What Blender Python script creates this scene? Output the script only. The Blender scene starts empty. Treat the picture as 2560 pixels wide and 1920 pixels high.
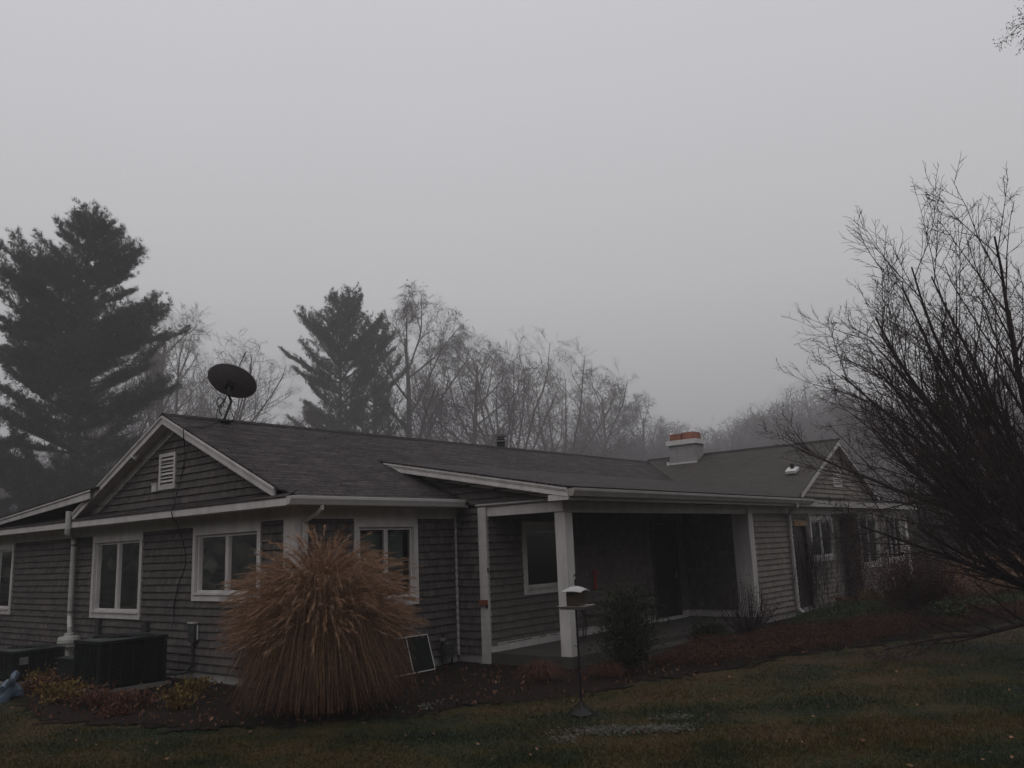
import bpy, math, random
import numpy as np
from mathutils import Vector, Matrix

# ------------------------------------------------------------------ camera, sky, sun, exposure
sc = bpy.context.scene
COL = sc.collection
CAM = np.array([-7.815, -10.709, 1.95])
pitch, roll, yaw, FPX = math.radians(11.023), math.radians(-2.385), math.radians(50.817), 2094.4
fw = Vector((math.sin(yaw), math.cos(yaw), 0)); rt = Vector((math.cos(yaw), -math.sin(yaw), 0)); up = Vector((0, 0, 1))
f2 = math.cos(pitch)*fw + math.sin(pitch)*up; u2 = -math.sin(pitch)*fw + math.cos(pitch)*up
r3 = math.cos(roll)*rt + math.sin(roll)*u2; u3 = -math.sin(roll)*rt + math.cos(roll)*u2
cam = bpy.data.cameras.new("camera"); cam_ob = bpy.data.objects.new("camera", cam); COL.objects.link(cam_ob)
cam_ob.matrix_world = Matrix(((r3.x, u3.x, -f2.x, CAM[0]), (r3.y, u3.y, -f2.y, CAM[1]), (r3.z, u3.z, -f2.z, CAM[2]), (0, 0, 0, 1)))
cam.sensor_width = 36; cam.lens = FPX/2560*36; cam.clip_start = 0.1; cam.clip_end = 2000
sc.camera = cam_ob

SUN_EL, SUN_ROT = 45, 278
w = bpy.data.worlds.new("World"); sc.world = w; w.use_nodes = True
nt = w.node_tree; nt.nodes.clear()
def N(t, kind, **kw):
    n = t.nodes.new(kind)
    for k, v in kw.items():
        if k in n.inputs: n.inputs[k].default_value = v
        else: setattr(n, k, v)
    return n
sky = N(nt, 'ShaderNodeTexSky', sky_type='NISHITA', sun_disc=False, sun_elevation=math.radians(SUN_EL), sun_rotation=math.radians(SUN_ROT), dust_density=6.0, air_density=1.5)
hsv = N(nt, 'ShaderNodeHueSaturation', Saturation=0.10)
nt.links.new(sky.outputs[0], hsv.inputs['Color'])
# overcast: cloud deck evens the sky out, a little brighter overhead than at the horizon
tc = N(nt, 'ShaderNodeTexCoord'); sep = N(nt, 'ShaderNodeSeparateXYZ'); nt.links.new(tc.outputs['Generated'], sep.inputs[0])
ramp = N(nt, 'ShaderNodeValToRGB'); nt.links.new(sep.outputs[2], ramp.inputs[0])
e = ramp.color_ramp.elements
e[0].position = 0.0; e[0].color = (0.36, 0.355, 0.365, 1)
e[1].position = 0.62; e[1].color = (0.62, 0.615, 0.65, 1)
for p_, c_ in ((0.12, (0.40, 0.395, 0.405, 1)), (0.30, (0.53, 0.53, 0.545, 1))):
    q = e.new(p_); q.color = c_
bg1 = N(nt, 'ShaderNodeBackground', Strength=0.018); bg2 = N(nt, 'ShaderNodeBackground', Strength=3.15)
noi = N(nt, 'ShaderNodeTexNoise', Scale=1.3, Detail=3.0); nt.links.new(tc.outputs['Generated'], noi.inputs['Vector'])
mr = N(nt, 'ShaderNodeMapRange'); mr.inputs['To Min'].default_value = 0.95; mr.inputs['To Max'].default_value = 1.05
nt.links.new(noi.outputs[0], mr.inputs[0])
mul = N(nt, 'ShaderNodeVectorMath', operation='SCALE'); nt.links.new(ramp.outputs[0], mul.inputs[0]); nt.links.new(mr.outputs[0], mul.inputs['Scale'])
nt.links.new(mul.outputs[0], bg2.inputs[0]); nt.links.new(hsv.outputs[0], bg1.inputs[0])
ad = N(nt, 'ShaderNodeAddShader'); out = N(nt, 'ShaderNodeOutputWorld')
nt.links.new(bg1.outputs[0], ad.inputs[0]); nt.links.new(bg2.outputs[0], ad.inputs[1]); nt.links.new(ad.outputs[0], out.inputs[0])

sl = bpy.data.lights.new("sun", 'SUN'); sl.energy = 0.5; sl.angle = math.radians(60); sl.color = (1, 0.97, 0.93)
so = bpy.data.objects.new("sun", sl); COL.objects.link(so)
sa = math.radians(SUN_ROT)
sdir = Vector((math.sin(sa)*math.cos(math.radians(SUN_EL)), math.cos(sa)*math.cos(math.radians(SUN_EL)), math.sin(math.radians(SUN_EL))))
so.rotation_euler = sdir.to_track_quat('Z', 'Y').to_euler()

sc.view_settings.view_transform = 'Standard'; sc.view_settings.look = 'None'
sc.view_settings.gamma = 1; sc.view_settings.exposure = -1.6
cy = sc.cycles
cy.max_bounces = 5; cy.diffuse_bounces = 2; cy.glossy_bounces = 2; cy.transmission_bounces = 3; cy.transparent_max_bounces = 8; cy.volume_bounces = 0
cy.use_denoising = True

rng = np.random.default_rng(7); random.seed(7)

# ------------------------------------------------------------------ materials
def mat(name, col, rough=0.8, spec=0.3, var=0.0, scale=6.0, bump=0.0, bscale=40.0, col2=None, metal=0.0, stretch=None, coord='Object', detail=5.0):
    m = bpy.data.materials.new(name); m.use_nodes = True; t = m.node_tree; b = t.nodes['Principled BSDF']
    b.inputs['Roughness'].default_value = rough; b.inputs['Specular IOR Level'].default_value = spec; b.inputs['Metallic'].default_value = metal
    c = (*col, 1)
    if var or col2:
        tcn = N(t, 'ShaderNodeTexCoord'); mp = N(t, 'ShaderNodeMapping')
        if stretch: mp.inputs['Scale'].default_value = stretch
        t.links.new(tcn.outputs[coord], mp.inputs[0])
        n = N(t, 'ShaderNodeTexNoise', Scale=scale, Detail=detail, Roughness=0.65); t.links.new(mp.outputs[0], n.inputs['Vector'])
        r = N(t, 'ShaderNodeValToRGB'); r.color_ramp.elements[0].position = 0.32; r.color_ramp.elements[1].position = 0.68
        if col2: ca, cb = c, (*col2, 1)
        else: ca = tuple(x*(1-var) for x in col)+(1,); cb = tuple(x*(1+var) for x in col)+(1,)
        r.color_ramp.elements[0].color = ca; r.color_ramp.elements[1].color = cb
        t.links.new(n.outputs[0], r.inputs[0]); t.links.new(r.outputs[0], b.inputs['Base Color'])
    else: b.inputs['Base Color'].default_value = c
    if bump:
        n2 = N(t, 'ShaderNodeTexNoise', Scale=bscale, Detail=4.0); bp = N(t, 'ShaderNodeBump', Strength=bump, Distance=0.01)
        tc2 = N(t, 'ShaderNodeTexCoord'); t.links.new(tc2.outputs['Object'], n2.inputs['Vector'])
        t.links.new(n2.outputs[0], bp.inputs['Height']); t.links.new(bp.outputs[0], b.inputs['Normal'])
    return m

def brick_mat(name, c1, c2, bw, rh, mortar=0.004, morcol=None, rough=0.85, patch=0.25, pscale=0.6, streak=True, bump=0.35, offs=0.5, dash=0.0):
    m = bpy.data.materials.new(name); m.use_nodes = True; t = m.node_tree; b = t.nodes['Principled BSDF']
    b.inputs['Roughness'].default_value = rough; b.inputs['Specular IOR Level'].default_value = 0.25
    uv = N(t, 'ShaderNodeUVMap')
    br = N(t, 'ShaderNodeTexBrick', offset=offs, squash=0.72, squash_frequency=3); br.offset_frequency = 2
    br.inputs['Scale'].default_value = 1; br.inputs['Brick Width'].default_value = bw; br.inputs['Row Height'].default_value = rh
    br.inputs['Mortar Size'].default_value = mortar; br.inputs['Mortar Smooth'].default_value = 0.1; br.inputs['Bias'].default_value = 0
    br.inputs['Color1'].default_value = (*c1, 1); br.inputs['Color2'].default_value = (*c2, 1); br.inputs['Mortar'].default_value = (*(morcol or tuple(x*0.35 for x in c1)), 1)
    t.links.new(uv.outputs[0], br.inputs['Vector'])
    mp = N(t, 'ShaderNodeMapping'); mp.inputs['Scale'].default_value = (1, 0.35, 1) if streak else (1, 1, 1); t.links.new(uv.outputs[0], mp.inputs[0])
    n1 = N(t, 'ShaderNodeTexNoise', Scale=pscale, Detail=6.0, Roughness=0.6); t.links.new(mp.outputs[0], n1.inputs['Vector'])
    mp2 = N(t, 'ShaderNodeMapping'); mp2.inputs['Scale'].default_value = (60, 6, 1); t.links.new(uv.outputs[0], mp2.inputs[0])
    n2 = N(t, 'ShaderNodeTexNoise', Scale=1.0, Detail=4.0); t.links.new(mp2.outputs[0], n2.inputs['Vector'])
    a = N(t, 'ShaderNodeMapRange'); a.inputs['From Min'].default_value = 0.3; a.inputs['From Max'].default_value = 0.7; a.inputs['To Min'].default_value = 1-patch; a.inputs['To Max'].default_value = 1+patch
    t.links.new(n1.outputs[0], a.inputs[0])
    a2 = N(t, 'ShaderNodeMapRange'); a2.inputs['From Min'].default_value = 0.3; a2.inputs['From Max'].default_value = 0.7; a2.inputs['To Min'].default_value = 0.84; a2.inputs['To Max'].default_value = 1.16
    t.links.new(n2.outputs[0], a2.inputs[0])
    mu = N(t, 'ShaderNodeMath', operation='MULTIPLY'); t.links.new(a.outputs[0], mu.inputs[0]); t.links.new(a2.outputs[0], mu.inputs[1])
    vs = N(t, 'ShaderNodeVectorMath', operation='SCALE'); t.links.new(br.outputs[0], vs.inputs[0]); t.links.new(mu.outputs[0], vs.inputs['Scale'])
    if dash:      # worn granules: light and dark dashes along the courses
        mp3 = N(t, 'ShaderNodeMapping'); mp3.inputs['Scale'].default_value = (1.6, 1/rh, 1); t.links.new(uv.outputs[0], mp3.inputs[0])
        n3 = N(t, 'ShaderNodeTexNoise', Scale=1.0, Detail=3.0, Roughness=0.7); t.links.new(mp3.outputs[0], n3.inputs['Vector'])
        a3 = N(t, 'ShaderNodeMapRange'); a3.inputs['From Min'].default_value = 0.38; a3.inputs['From Max'].default_value = 0.66; a3.inputs['To Min'].default_value = 1-dash; a3.inputs['To Max'].default_value = 1+dash*1.3
        t.links.new(n3.outputs[0], a3.inputs[0]); vs2 = N(t, 'ShaderNodeVectorMath', operation='SCALE'); t.links.new(vs.outputs[0], vs2.inputs[0]); t.links.new(a3.outputs[0], vs2.inputs['Scale']); vs = vs2
    t.links.new(vs.outputs[0], b.inputs['Base Color'])
    bp = N(t, 'ShaderNodeBump', Strength=bump, Distance=0.006, invert=True); t.links.new(br.outputs['Fac'], bp.inputs['Height'])
    bp2 = N(t, 'ShaderNodeBump', Strength=bump, Distance=0.003); t.links.new(n2.outputs[0], bp2.inputs['Height']); t.links.new(bp.outputs[0], bp2.inputs['Normal'])
    t.links.new(bp2.outputs[0], b.inputs['Normal'])
    return m

E_ = 0.127
SR = random.Random(4)
M = {}
M['siding'] = brick_mat('cedar_shingle', (0.086, 0.073, 0.071), (0.130, 0.112, 0.107), 0.15, E_, 0.0034, patch=0.28, morcol=(0.035, 0.03, 0.03))
M['siding2'] = brick_mat('open_lit_shingle', (0.215, 0.188, 0.165), (0.275, 0.240, 0.215), 0.20, E_, 0.0028, patch=0.2, morcol=(0.11, 0.095, 0.085))  # cedar shingle lightened in colour to stand for extra light off the open lawn
M['siding3'] = brick_mat('lifted_shingle', (0.128, 0.110, 0.102), (0.165, 0.143, 0.132), 0.18, E_, 0.0028, patch=0.12, morcol=(0.07, 0.06, 0.055))  # same shingle, brightness put into the colour so the porch door stands out
M['roof'] = brick_mat('roof_shingle', (0.040, 0.031, 0.031), (0.058, 0.047, 0.046), 0.30, 0.125, 0.016, (0.014, 0.012, 0.012), patch=0.22, pscale=0.5, bump=1.0, dash=.62)
M['roof2'] = brick_mat('wing_roof_shingle', (0.058, 0.050, 0.045), (0.070, 0.061, 0.056), 0.30, 0.125, 0.003, (0.045, 0.04, 0.038), patch=0.12, pscale=0.4, bump=0.5, dash=.12)  # slightly paler, plainer shingle used on the wing roofs
M['white'] = mat('white_paint', (0.60, 0.565, 0.545), 0.55, 0.4, var=0.16, scale=3.5, bump=0.15, bscale=25, stretch=(1, 1, 0.4))
M['metalwhite'] = mat('white_gutter', (0.55, 0.53, 0.51), 0.35, 0.5, var=0.08, scale=3)
M['gutter2'] = mat('shaded_gutter', (0.36, 0.335, 0.31), 0.4, 0.5, var=0.15, scale=3)  # gutter white darkened in colour for the shade along the front eaves
M['pvc'] = mat('white_pvc', (0.50, 0.50, 0.46), 0.4, 0.5, var=0.12, scale=4)
M['conc'] = mat('concrete', (0.20, 0.185, 0.17), 0.9, 0.2, var=0.22, scale=5, bump=0.4)
M['found'] = mat('painted_foundation', (0.33, 0.315, 0.30), 0.9, 0.2, var=0.2, scale=4, bump=0.4)
M['slab'] = mat('porch_slab', (0.075, 0.066, 0.058), 0.85, 0.25, var=0.22, scale=3, bump=0.4)
M['blackmetal'] = mat('black_metal', (0.012, 0.012, 0.013), 0.45, 0.4, var=0.2)
M['dish'] = mat('dish_grey', (0.22, 0.20, 0.205), 0.5, 0.4, var=0.1, scale=8)
M['acgreen'] = mat('condenser_green', (0.015, 0.019, 0.019), 0.5, 0.4, var=0.2, scale=5)
M['acdark'] = mat('condenser_core', (0.010, 0.012, 0.012), 0.7, 0.2)
M['greybox'] = mat('grey_plastic', (0.19, 0.19, 0.18), 0.5, 0.4, var=0.15)
M['meter'] = mat('meter_grey', (0.05, 0.053, 0.055), 0.5, 0.4, var=0.2)
M['wood'] = mat('raw_wood', (0.36, 0.20, 0.10), 0.7, 0.3, var=0.25, scale=3, stretch=(1, 1, 9))
M['darkwood'] = mat('dark_wood', (0.045, 0.033, 0.028), 0.6, 0.3, var=0.3, scale=2, stretch=(12, 12, 1))
M['rust'] = mat('rusty_box', (0.22, 0.075, 0.04), 0.7, 0.3, var=0.3, scale=20)
M['interior'] = mat('interior', (0.05, 0.047, 0.045), 0.9, 0.1)
M['curtain'] = mat('blind_slat', (0.30, 0.33, 0.31), 0.6, 0.3)
M['drape'] = mat('drape', (0.03, 0.029, 0.028), 0.9, 0.1)
M['brickred'] = brick_mat('chimney_pot', (0.25, 0.085, 0.052), (0.33, 0.12, 0.075), 0.21, 0.09, 0.006, (0.3, 0.22, 0.18), streak=False)
M['chim'] = mat('grey_stucco', (0.30, 0.29, 0.285), 0.9, 0.2, var=0.16, scale=5, bump=0.4)
M['chimcap'] = mat('pale_cap', (0.62, 0.60, 0.58), 0.8, 0.2, var=0.1, scale=6)
M['bark'] = mat('bark', (0.080, 0.064, 0.058), 0.9, 0.15, var=0.35, scale=8, bump=0.5)
M['barknear'] = mat('wet_bark', (0.042, 0.026, 0.025), 0.8, 0.25, var=0.3, scale=10)
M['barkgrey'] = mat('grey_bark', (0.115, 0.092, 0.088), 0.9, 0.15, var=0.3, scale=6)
def leafmat(name, a, b_, scale=1.5, rough=0.7):
    return mat(name, a, rough, 0.25, col2=b_, scale=scale, detail=3.0)
M['needle'] = leafmat('pine_needle', (0.020, 0.027, 0.015), (0.066, 0.072, 0.044), 1.6)
M['yew'] = leafmat('evergreen_leaf', (0.012, 0.019, 0.008), (0.036, 0.048, 0.022), 9)
M['fruit'] = mat('dried_fruit', (0.07, 0.025, 0.02), 0.6, 0.3)
M['oakleaf'] = mat('dead_leaf', (0.11, 0.060, 0.04), 0.8, 0.2, var=0.3)
M['straw'] = leafmat('dry_grass', (0.14, 0.070, 0.036), (0.34, 0.20, 0.118), 22)
M['plume'] = leafmat('seed_plume', (0.24, 0.125, 0.068), (0.42, 0.27, 0.17), 14)
M['mulch'] = mat('mulch', (0.010, 0.007, 0.006), 0.95, 0.1, col2=(0.028, 0.018, 0.014), scale=30, bump=1.0, bscale=60)
M['berber'] = leafmat('purple_leaf', (0.035, 0.012, 0.010), (0.085, 0.030, 0.022), 8)
M['redstem'] = leafmat('russet_groundcover', (0.042, 0.019, 0.012), (0.105, 0.044, 0.028), 7)
M['yellow'] = leafmat('yellowing_leaf', (0.12, 0.055, 0.015), (0.20, 0.14, 0.035), 14)
M['rustleaf'] = leafmat('rusty_leaf', (0.065, 0.025, 0.014), (0.16, 0.065, 0.032), 20)
M['greenleaf'] = leafmat('green_ground_leaf', (0.032, 0.044, 0.018), (0.070, 0.095, 0.040), 10)
M['tarp'] = mat('blue_plastic', (0.085, 0.12, 0.165), 0.35, 0.5, var=0.25, scale=8)
M['red'] = mat('red_ribbon', (0.45, 0.02, 0.02), 0.6, 0.3)
M['hull'] = mat('seed_hull', (0.15, 0.145, 0.125), 0.9, 0.1, var=0.4, scale=9)
M['paleleaf'] = mat('pale_fallen_leaf', (0.20, 0.11, 0.065), 0.8, 0.2, var=0.5, scale=3)
M['brownleaf'] = leafmat('shaded_blade', (0.050, 0.024, 0.013), (0.115, 0.055, 0.030), 22)  # dry grass darkened in colour for the shade low in the dense clump
M['flood'] = mat('floodlight_white', (0.8, 0.8, 0.78), 0.3, 0.5)
M['feeder'] = mat('feeder_plastic', (0.42, 0.41, 0.40), 0.4, 0.5, var=0.1)
M['rock'] = mat('fieldstone', (0.12, 0.105, 0.095), 0.9, 0.2, var=0.3, scale=6, bump=0.5)
M['seed'] = mat('bird_seed', (0.20, 0.12, 0.06), 0.9, 0.2, var=0.4, scale=60)

# lawn: patches of green, straw and brown
def lawn_mat(name, dark=1.0):
    m = bpy.data.materials.new(name); m.use_nodes = True; t = m.node_tree; b = t.nodes['Principled BSDF']
    b.inputs['Roughness'].default_value = 0.9; b.inputs['Specular IOR Level'].default_value = 0.15
    tcn = N(t, 'ShaderNodeTexCoord')
    n = N(t, 'ShaderNodeTexNoise', Scale=0.55, Detail=7.0, Roughness=0.68); t.links.new(tcn.outputs['Object'], n.inputs['Vector'])
    r = N(t, 'ShaderNodeValToRGB'); t.links.new(n.outputs[0], r.inputs[0])
    cols = ((0.33, (0.018, 0.030, 0.016)), (0.44, (0.034, 0.040, 0.014)), (0.53, (0.072, 0.055, 0.018)), (0.64, (0.095, 0.058, 0.027)))
    el = r.color_ramp.elements
    el[0].position = cols[0][0]; el[0].color = (*[c*dark for c in cols[0][1]], 1); el[1].position = cols[-1][0]; el[1].color = (*[c*dark for c in cols[-1][1]], 1)
    for p_, c_ in cols[1:-1]: q = el.new(p_); q.color = (*[c*dark for c in c_], 1)
    n2 = N(t, 'ShaderNodeTexNoise', Scale=18.0, Detail=5.0, Roughness=0.7); t.links.new(tcn.outputs['Object'], n2.inputs['Vector'])
    mr_ = N(t, 'ShaderNodeMapRange'); mr_.inputs['From Min'].default_value = 0.25; mr_.inputs['From Max'].default_value = 0.75; mr_.inputs['To Min'].default_value = 0.4; mr_.inputs['To Max'].default_value = 1.6
    t.links.new(n2.outputs[0], mr_.inputs[0])
    vs = N(t, 'ShaderNodeVectorMath', operation='SCALE'); t.links.new(r.outputs[0], vs.inputs[0]); t.links.new(mr_.outputs[0], vs.inputs['Scale'])
    t.links.new(vs.outputs[0], b.inputs['Base Color'])
    return m
M['lawn'] = lawn_mat('lawn', 0.6); M['blade'] = lawn_mat('grass_blade', 1.0)
M['forest'] = mat('woodland_floor', (0.06, 0.045, 0.035), 0.95, 0.1, var=0.3, scale=0.3)

def glass_mat():
    m = bpy.data.materials.new('window_glass'); m.use_nodes = True; t = m.node_tree; t.nodes.clear()
    o = N(t, 'ShaderNodeOutputMaterial'); tr = N(t, 'ShaderNodeBsdfTransparent'); tr.inputs[0].default_value = (0.75, 0.78, 0.78, 1)
    g = N(t, 'ShaderNodeBsdfGlossy', Roughness=0.03); g.inputs[0].default_value = (0.9, 0.9, 0.9, 1)
    fr = N(t, 'ShaderNodeFresnel', IOR=1.45); mx = N(t, 'ShaderNodeMixShader')
    t.links.new(fr.outputs[0], mx.inputs[0]); t.links.new(tr.outputs[0], mx.inputs[1]); t.links.new(g.outputs[0], mx.inputs[2]); t.links.new(mx.outputs[0], o.inputs[0])
    return m
M['glass'] = glass_mat()
M['hopper'] = mat('smoky_hopper', (0.055, 0.040, 0.030), 0.15, 0.5, var=0.3, scale=12)

# ------------------------------------------------------------------ mesh helpers
def link(name, V, F, material, parent=None, uv=None, smooth=False):
    me = bpy.data.meshes.new(name)
    V = np.asarray(V, dtype=np.float32)
    if isinstance(F, np.ndarray):
        k = F.shape[1]; nf = len(F)
        me.vertices.add(len(V)); me.vertices.foreach_set('co', V.ravel())
        me.loops.add(nf*k); me.loops.foreach_set('vertex_index', F.ravel().astype(np.int32))
        me.polygons.add(nf); me.polygons.foreach_set('loop_start', np.arange(0, nf*k, k, dtype=np.int32))
        me.update(calc_edges=True)
    else:
        me.from_pydata([tuple(map(float, v)) for v in V], [], F)
    if uv is not None:
        l = me.uv_layers.new(name='UVMap'); l.data.foreach_set('uv', np.asarray(uv, dtype=np.float32).ravel())
    if smooth: me.polygons.foreach_set('use_smooth', [True]*len(me.polygons))
    me.materials.append(material)
    o = bpy.data.objects.new(name, me); COL.objects.link(o)
    if parent: o.parent = parent
    return o

class MB:
    def __init__(s): s.v = []; s.f = []; s.uv = []
    def face(s, pts, uvs=None):
        n = len(s.v); s.v += [tuple(p) for p in pts]; s.f.append(tuple(range(n, n+len(pts))))
        s.uv += list(uvs) if uvs is not None else [(p[0]+p[1], p[2]) for p in pts]
    def box(s, x0, x1, y0, y1, z0, z1):
        x0, x1 = sorted((x0, x1)); y0, y1 = sorted((y0, y1)); z0, z1 = sorted((z0, z1))
        s.prism([(x0, y0, z0), (x1, y0, z0), (x1, y1, z0), (x0, y1, z0)], (0, 0, z1-z0))
    def prism(s, poly, ext):
        a = [Vector(p) for p in poly]; e_ = Vector(ext); b = [p+e_ for p in a]; n = len(a)
        nrm = Vector((0, 0, 0))
        for i in range(n): nrm += a[i].cross(a[(i+1) % n])
        if nrm.dot(e_) > 0: s.face(a[::-1]); s.face(b); side = lambda i, j: s.face([a[i], a[j], b[j], b[i]])
        else: s.face(a); s.face(b[::-1]); side = lambda i, j: s.face([a[j], a[i], b[i], b[j]])
        for i in range(n): side(i, (i+1) % n)
    def obox(s, c, sx, sy, sz, R):      # oriented box
        R = R.to_3x3() if hasattr(R, 'to_3x3') else R
        c = Vector(c); p = [c + R @ Vector((x*sx/2, y*sy/2, -sz/2)) for x, y in ((-1, -1), (1, -1), (1, 1), (-1, 1))]
        s.prism(p, R @ Vector((0, 0, sz)))
    def tube(s, pts, r, n=8, cap=True):
        pts = [Vector(p) for p in pts]; rr = r if isinstance(r, (list, tuple)) else [r]*len(pts); rings = []
        ref = Vector((0, 0, 1)) if abs((pts[-1]-pts[0]).normalized().z) < 0.9 else Vector((1, 0, 0))
        for i, p in enumerate(pts):
            t = (pts[min(i+1, len(pts)-1)] - pts[max(i-1, 0)]).normalized(); a = t.cross(ref)
            if a.length < 1e-4: a = t.cross(Vector((0, 1, 0)))
            a.normalize(); b = t.cross(a); rings.append([p + rr[i]*(math.cos(k*2*math.pi/n)*a + math.sin(k*2*math.pi/n)*b) for k in range(n)])
        for A, B in zip(rings, rings[1:]):
            for k in range(n): s.face([A[k], B[k], B[(k+1) % n], A[(k+1) % n]])
        if cap: s.face(rings[0]); s.face(rings[-1][::-1])
    def lathe(s, c, prof, n=20):
        c = Vector(c); rings = [[c + Vector((r*math.cos(k*2*math.pi/n), r*math.sin(k*2*math.pi/n), z)) for k in range(n)] for r, z in prof]
        for A, B in zip(rings, rings[1:]):
            for k in range(n): s.face([A[k], A[(k+1) % n], B[(k+1) % n], B[k]])
    def build(s, name, material, parent=None, smooth=False):
        return link(name, np.array(s.v), s.f, material, parent, s.uv, smooth)

def thing(name, label, cat, loc=(0, 0, 0), group=None):
    o = bpy.data.objects.new(name, None); COL.objects.link(o); o.location = loc; o.empty_display_size = 0.2
    o['label'] = label; o['category'] = cat
    if group: o['group'] = group
    bpy.context.view_layer.update()
    return o
def tag(o, label, cat, group=None, kind=None):
    o['label'] = label; o['category'] = cat
    if group: o['group'] = group
    if kind: o['kind'] = kind
    return o
def onebox(name, m, parent, *a):
    b = MB(); b.box(*a); return b.build(name, m, parent)

# ------------------------------------------------------------------ ground
def vnoise(x, y, s, seed=0):
    return (np.sin(x*s+seed)*np.cos(y*s*1.3+seed*2) + 0.5*np.sin(x*s*2.3+y*s*1.7+seed*3))/1.5
g = np.concatenate([np.linspace(-340, -30, 14), np.linspace(-25, 45, 90), np.linspace(50, 350, 16)])
X, Y = np.meshgrid(g, g, indexing='ij')
D_ = np.hypot(X-5, Y-5)
Z = -0.012 + 0.010*vnoise(X, Y, 1.1) + np.clip(D_-180, 0, None)*0.035
n_ = len(g); idx = np.arange(n_*n_).reshape(n_, n_)
F = np.stack([idx[:-1, :-1], idx[1:, :-1], idx[1:, 1:], idx[:-1, 1:]], -1).reshape(-1, 4)
gr = link('ground', np.stack([X, Y, Z], -1).reshape(-1, 3), F, M['lawn'], smooth=True); gr['kind'] = 'structure'

bed = [(-1.6, 13.5), (-1.6, 5.6), (-2.5, 3.2), (-2.95, 1.3), (-2.5, -0.4), (-1.85, -1.7), (-0.95, -2.5), (0.0, -3.05), (0.6, -3.2), (1.6, -3.9), (3.07, -4.25), (6.26, -5.1), (9.3, -6.2), (13.2, -7.3), (20, -9), (28, -10), (28, -2.5), (3.5, -2.3), (3.5, 0.1), (0.1, 0.1), (0.1, 13.5)]
def inpoly(px, py, poly):
    c = np.zeros(px.shape, bool); n = len(poly)
    for i in range(n):
        x1, y1 = poly[i]; x2, y2 = poly[(i+1) % n]
        cond = (y1 > py) != (y2 > py)
        with np.errstate(divide='ignore', invalid='ignore'):
            xi = (x2-x1)*(py-y1)/(y2-y1+1e-12)+x1
        c ^= cond & (px < xi)
    return c
gx = np.arange(-3.2, 28, 0.085); gy = np.arange(-10.2, 13.5, 0.085)
X, Y = np.meshgrid(gx, gy, indexing='ij'); wob = 0.13*vnoise(X, Y, 3.1, 2)+0.08*vnoise(X, Y, 9.0, 1)+.05*rng.normal(size=X.shape)
Z = -0.003+0.014*rng.random(X.shape)+0.006*vnoise(X, Y, 2.5, 4)
idx = np.arange(X.size).reshape(X.shape)
F = np.stack([idx[:-1, :-1], idx[1:, :-1], idx[1:, 1:], idx[:-1, 1:]], -1).reshape(-1, 4)
cx_ = (X+wob)[:-1, :-1].ravel(); cy__ = (Y+wob)[:-1, :-1].ravel()
F = F[inpoly(cx_, cy__, bed)]
mu_ = link('mulch_bed', np.stack([X, Y, Z], -1).reshape(-1, 3), F, M['mulch']); mu_['kind'] = 'structure'

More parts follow.
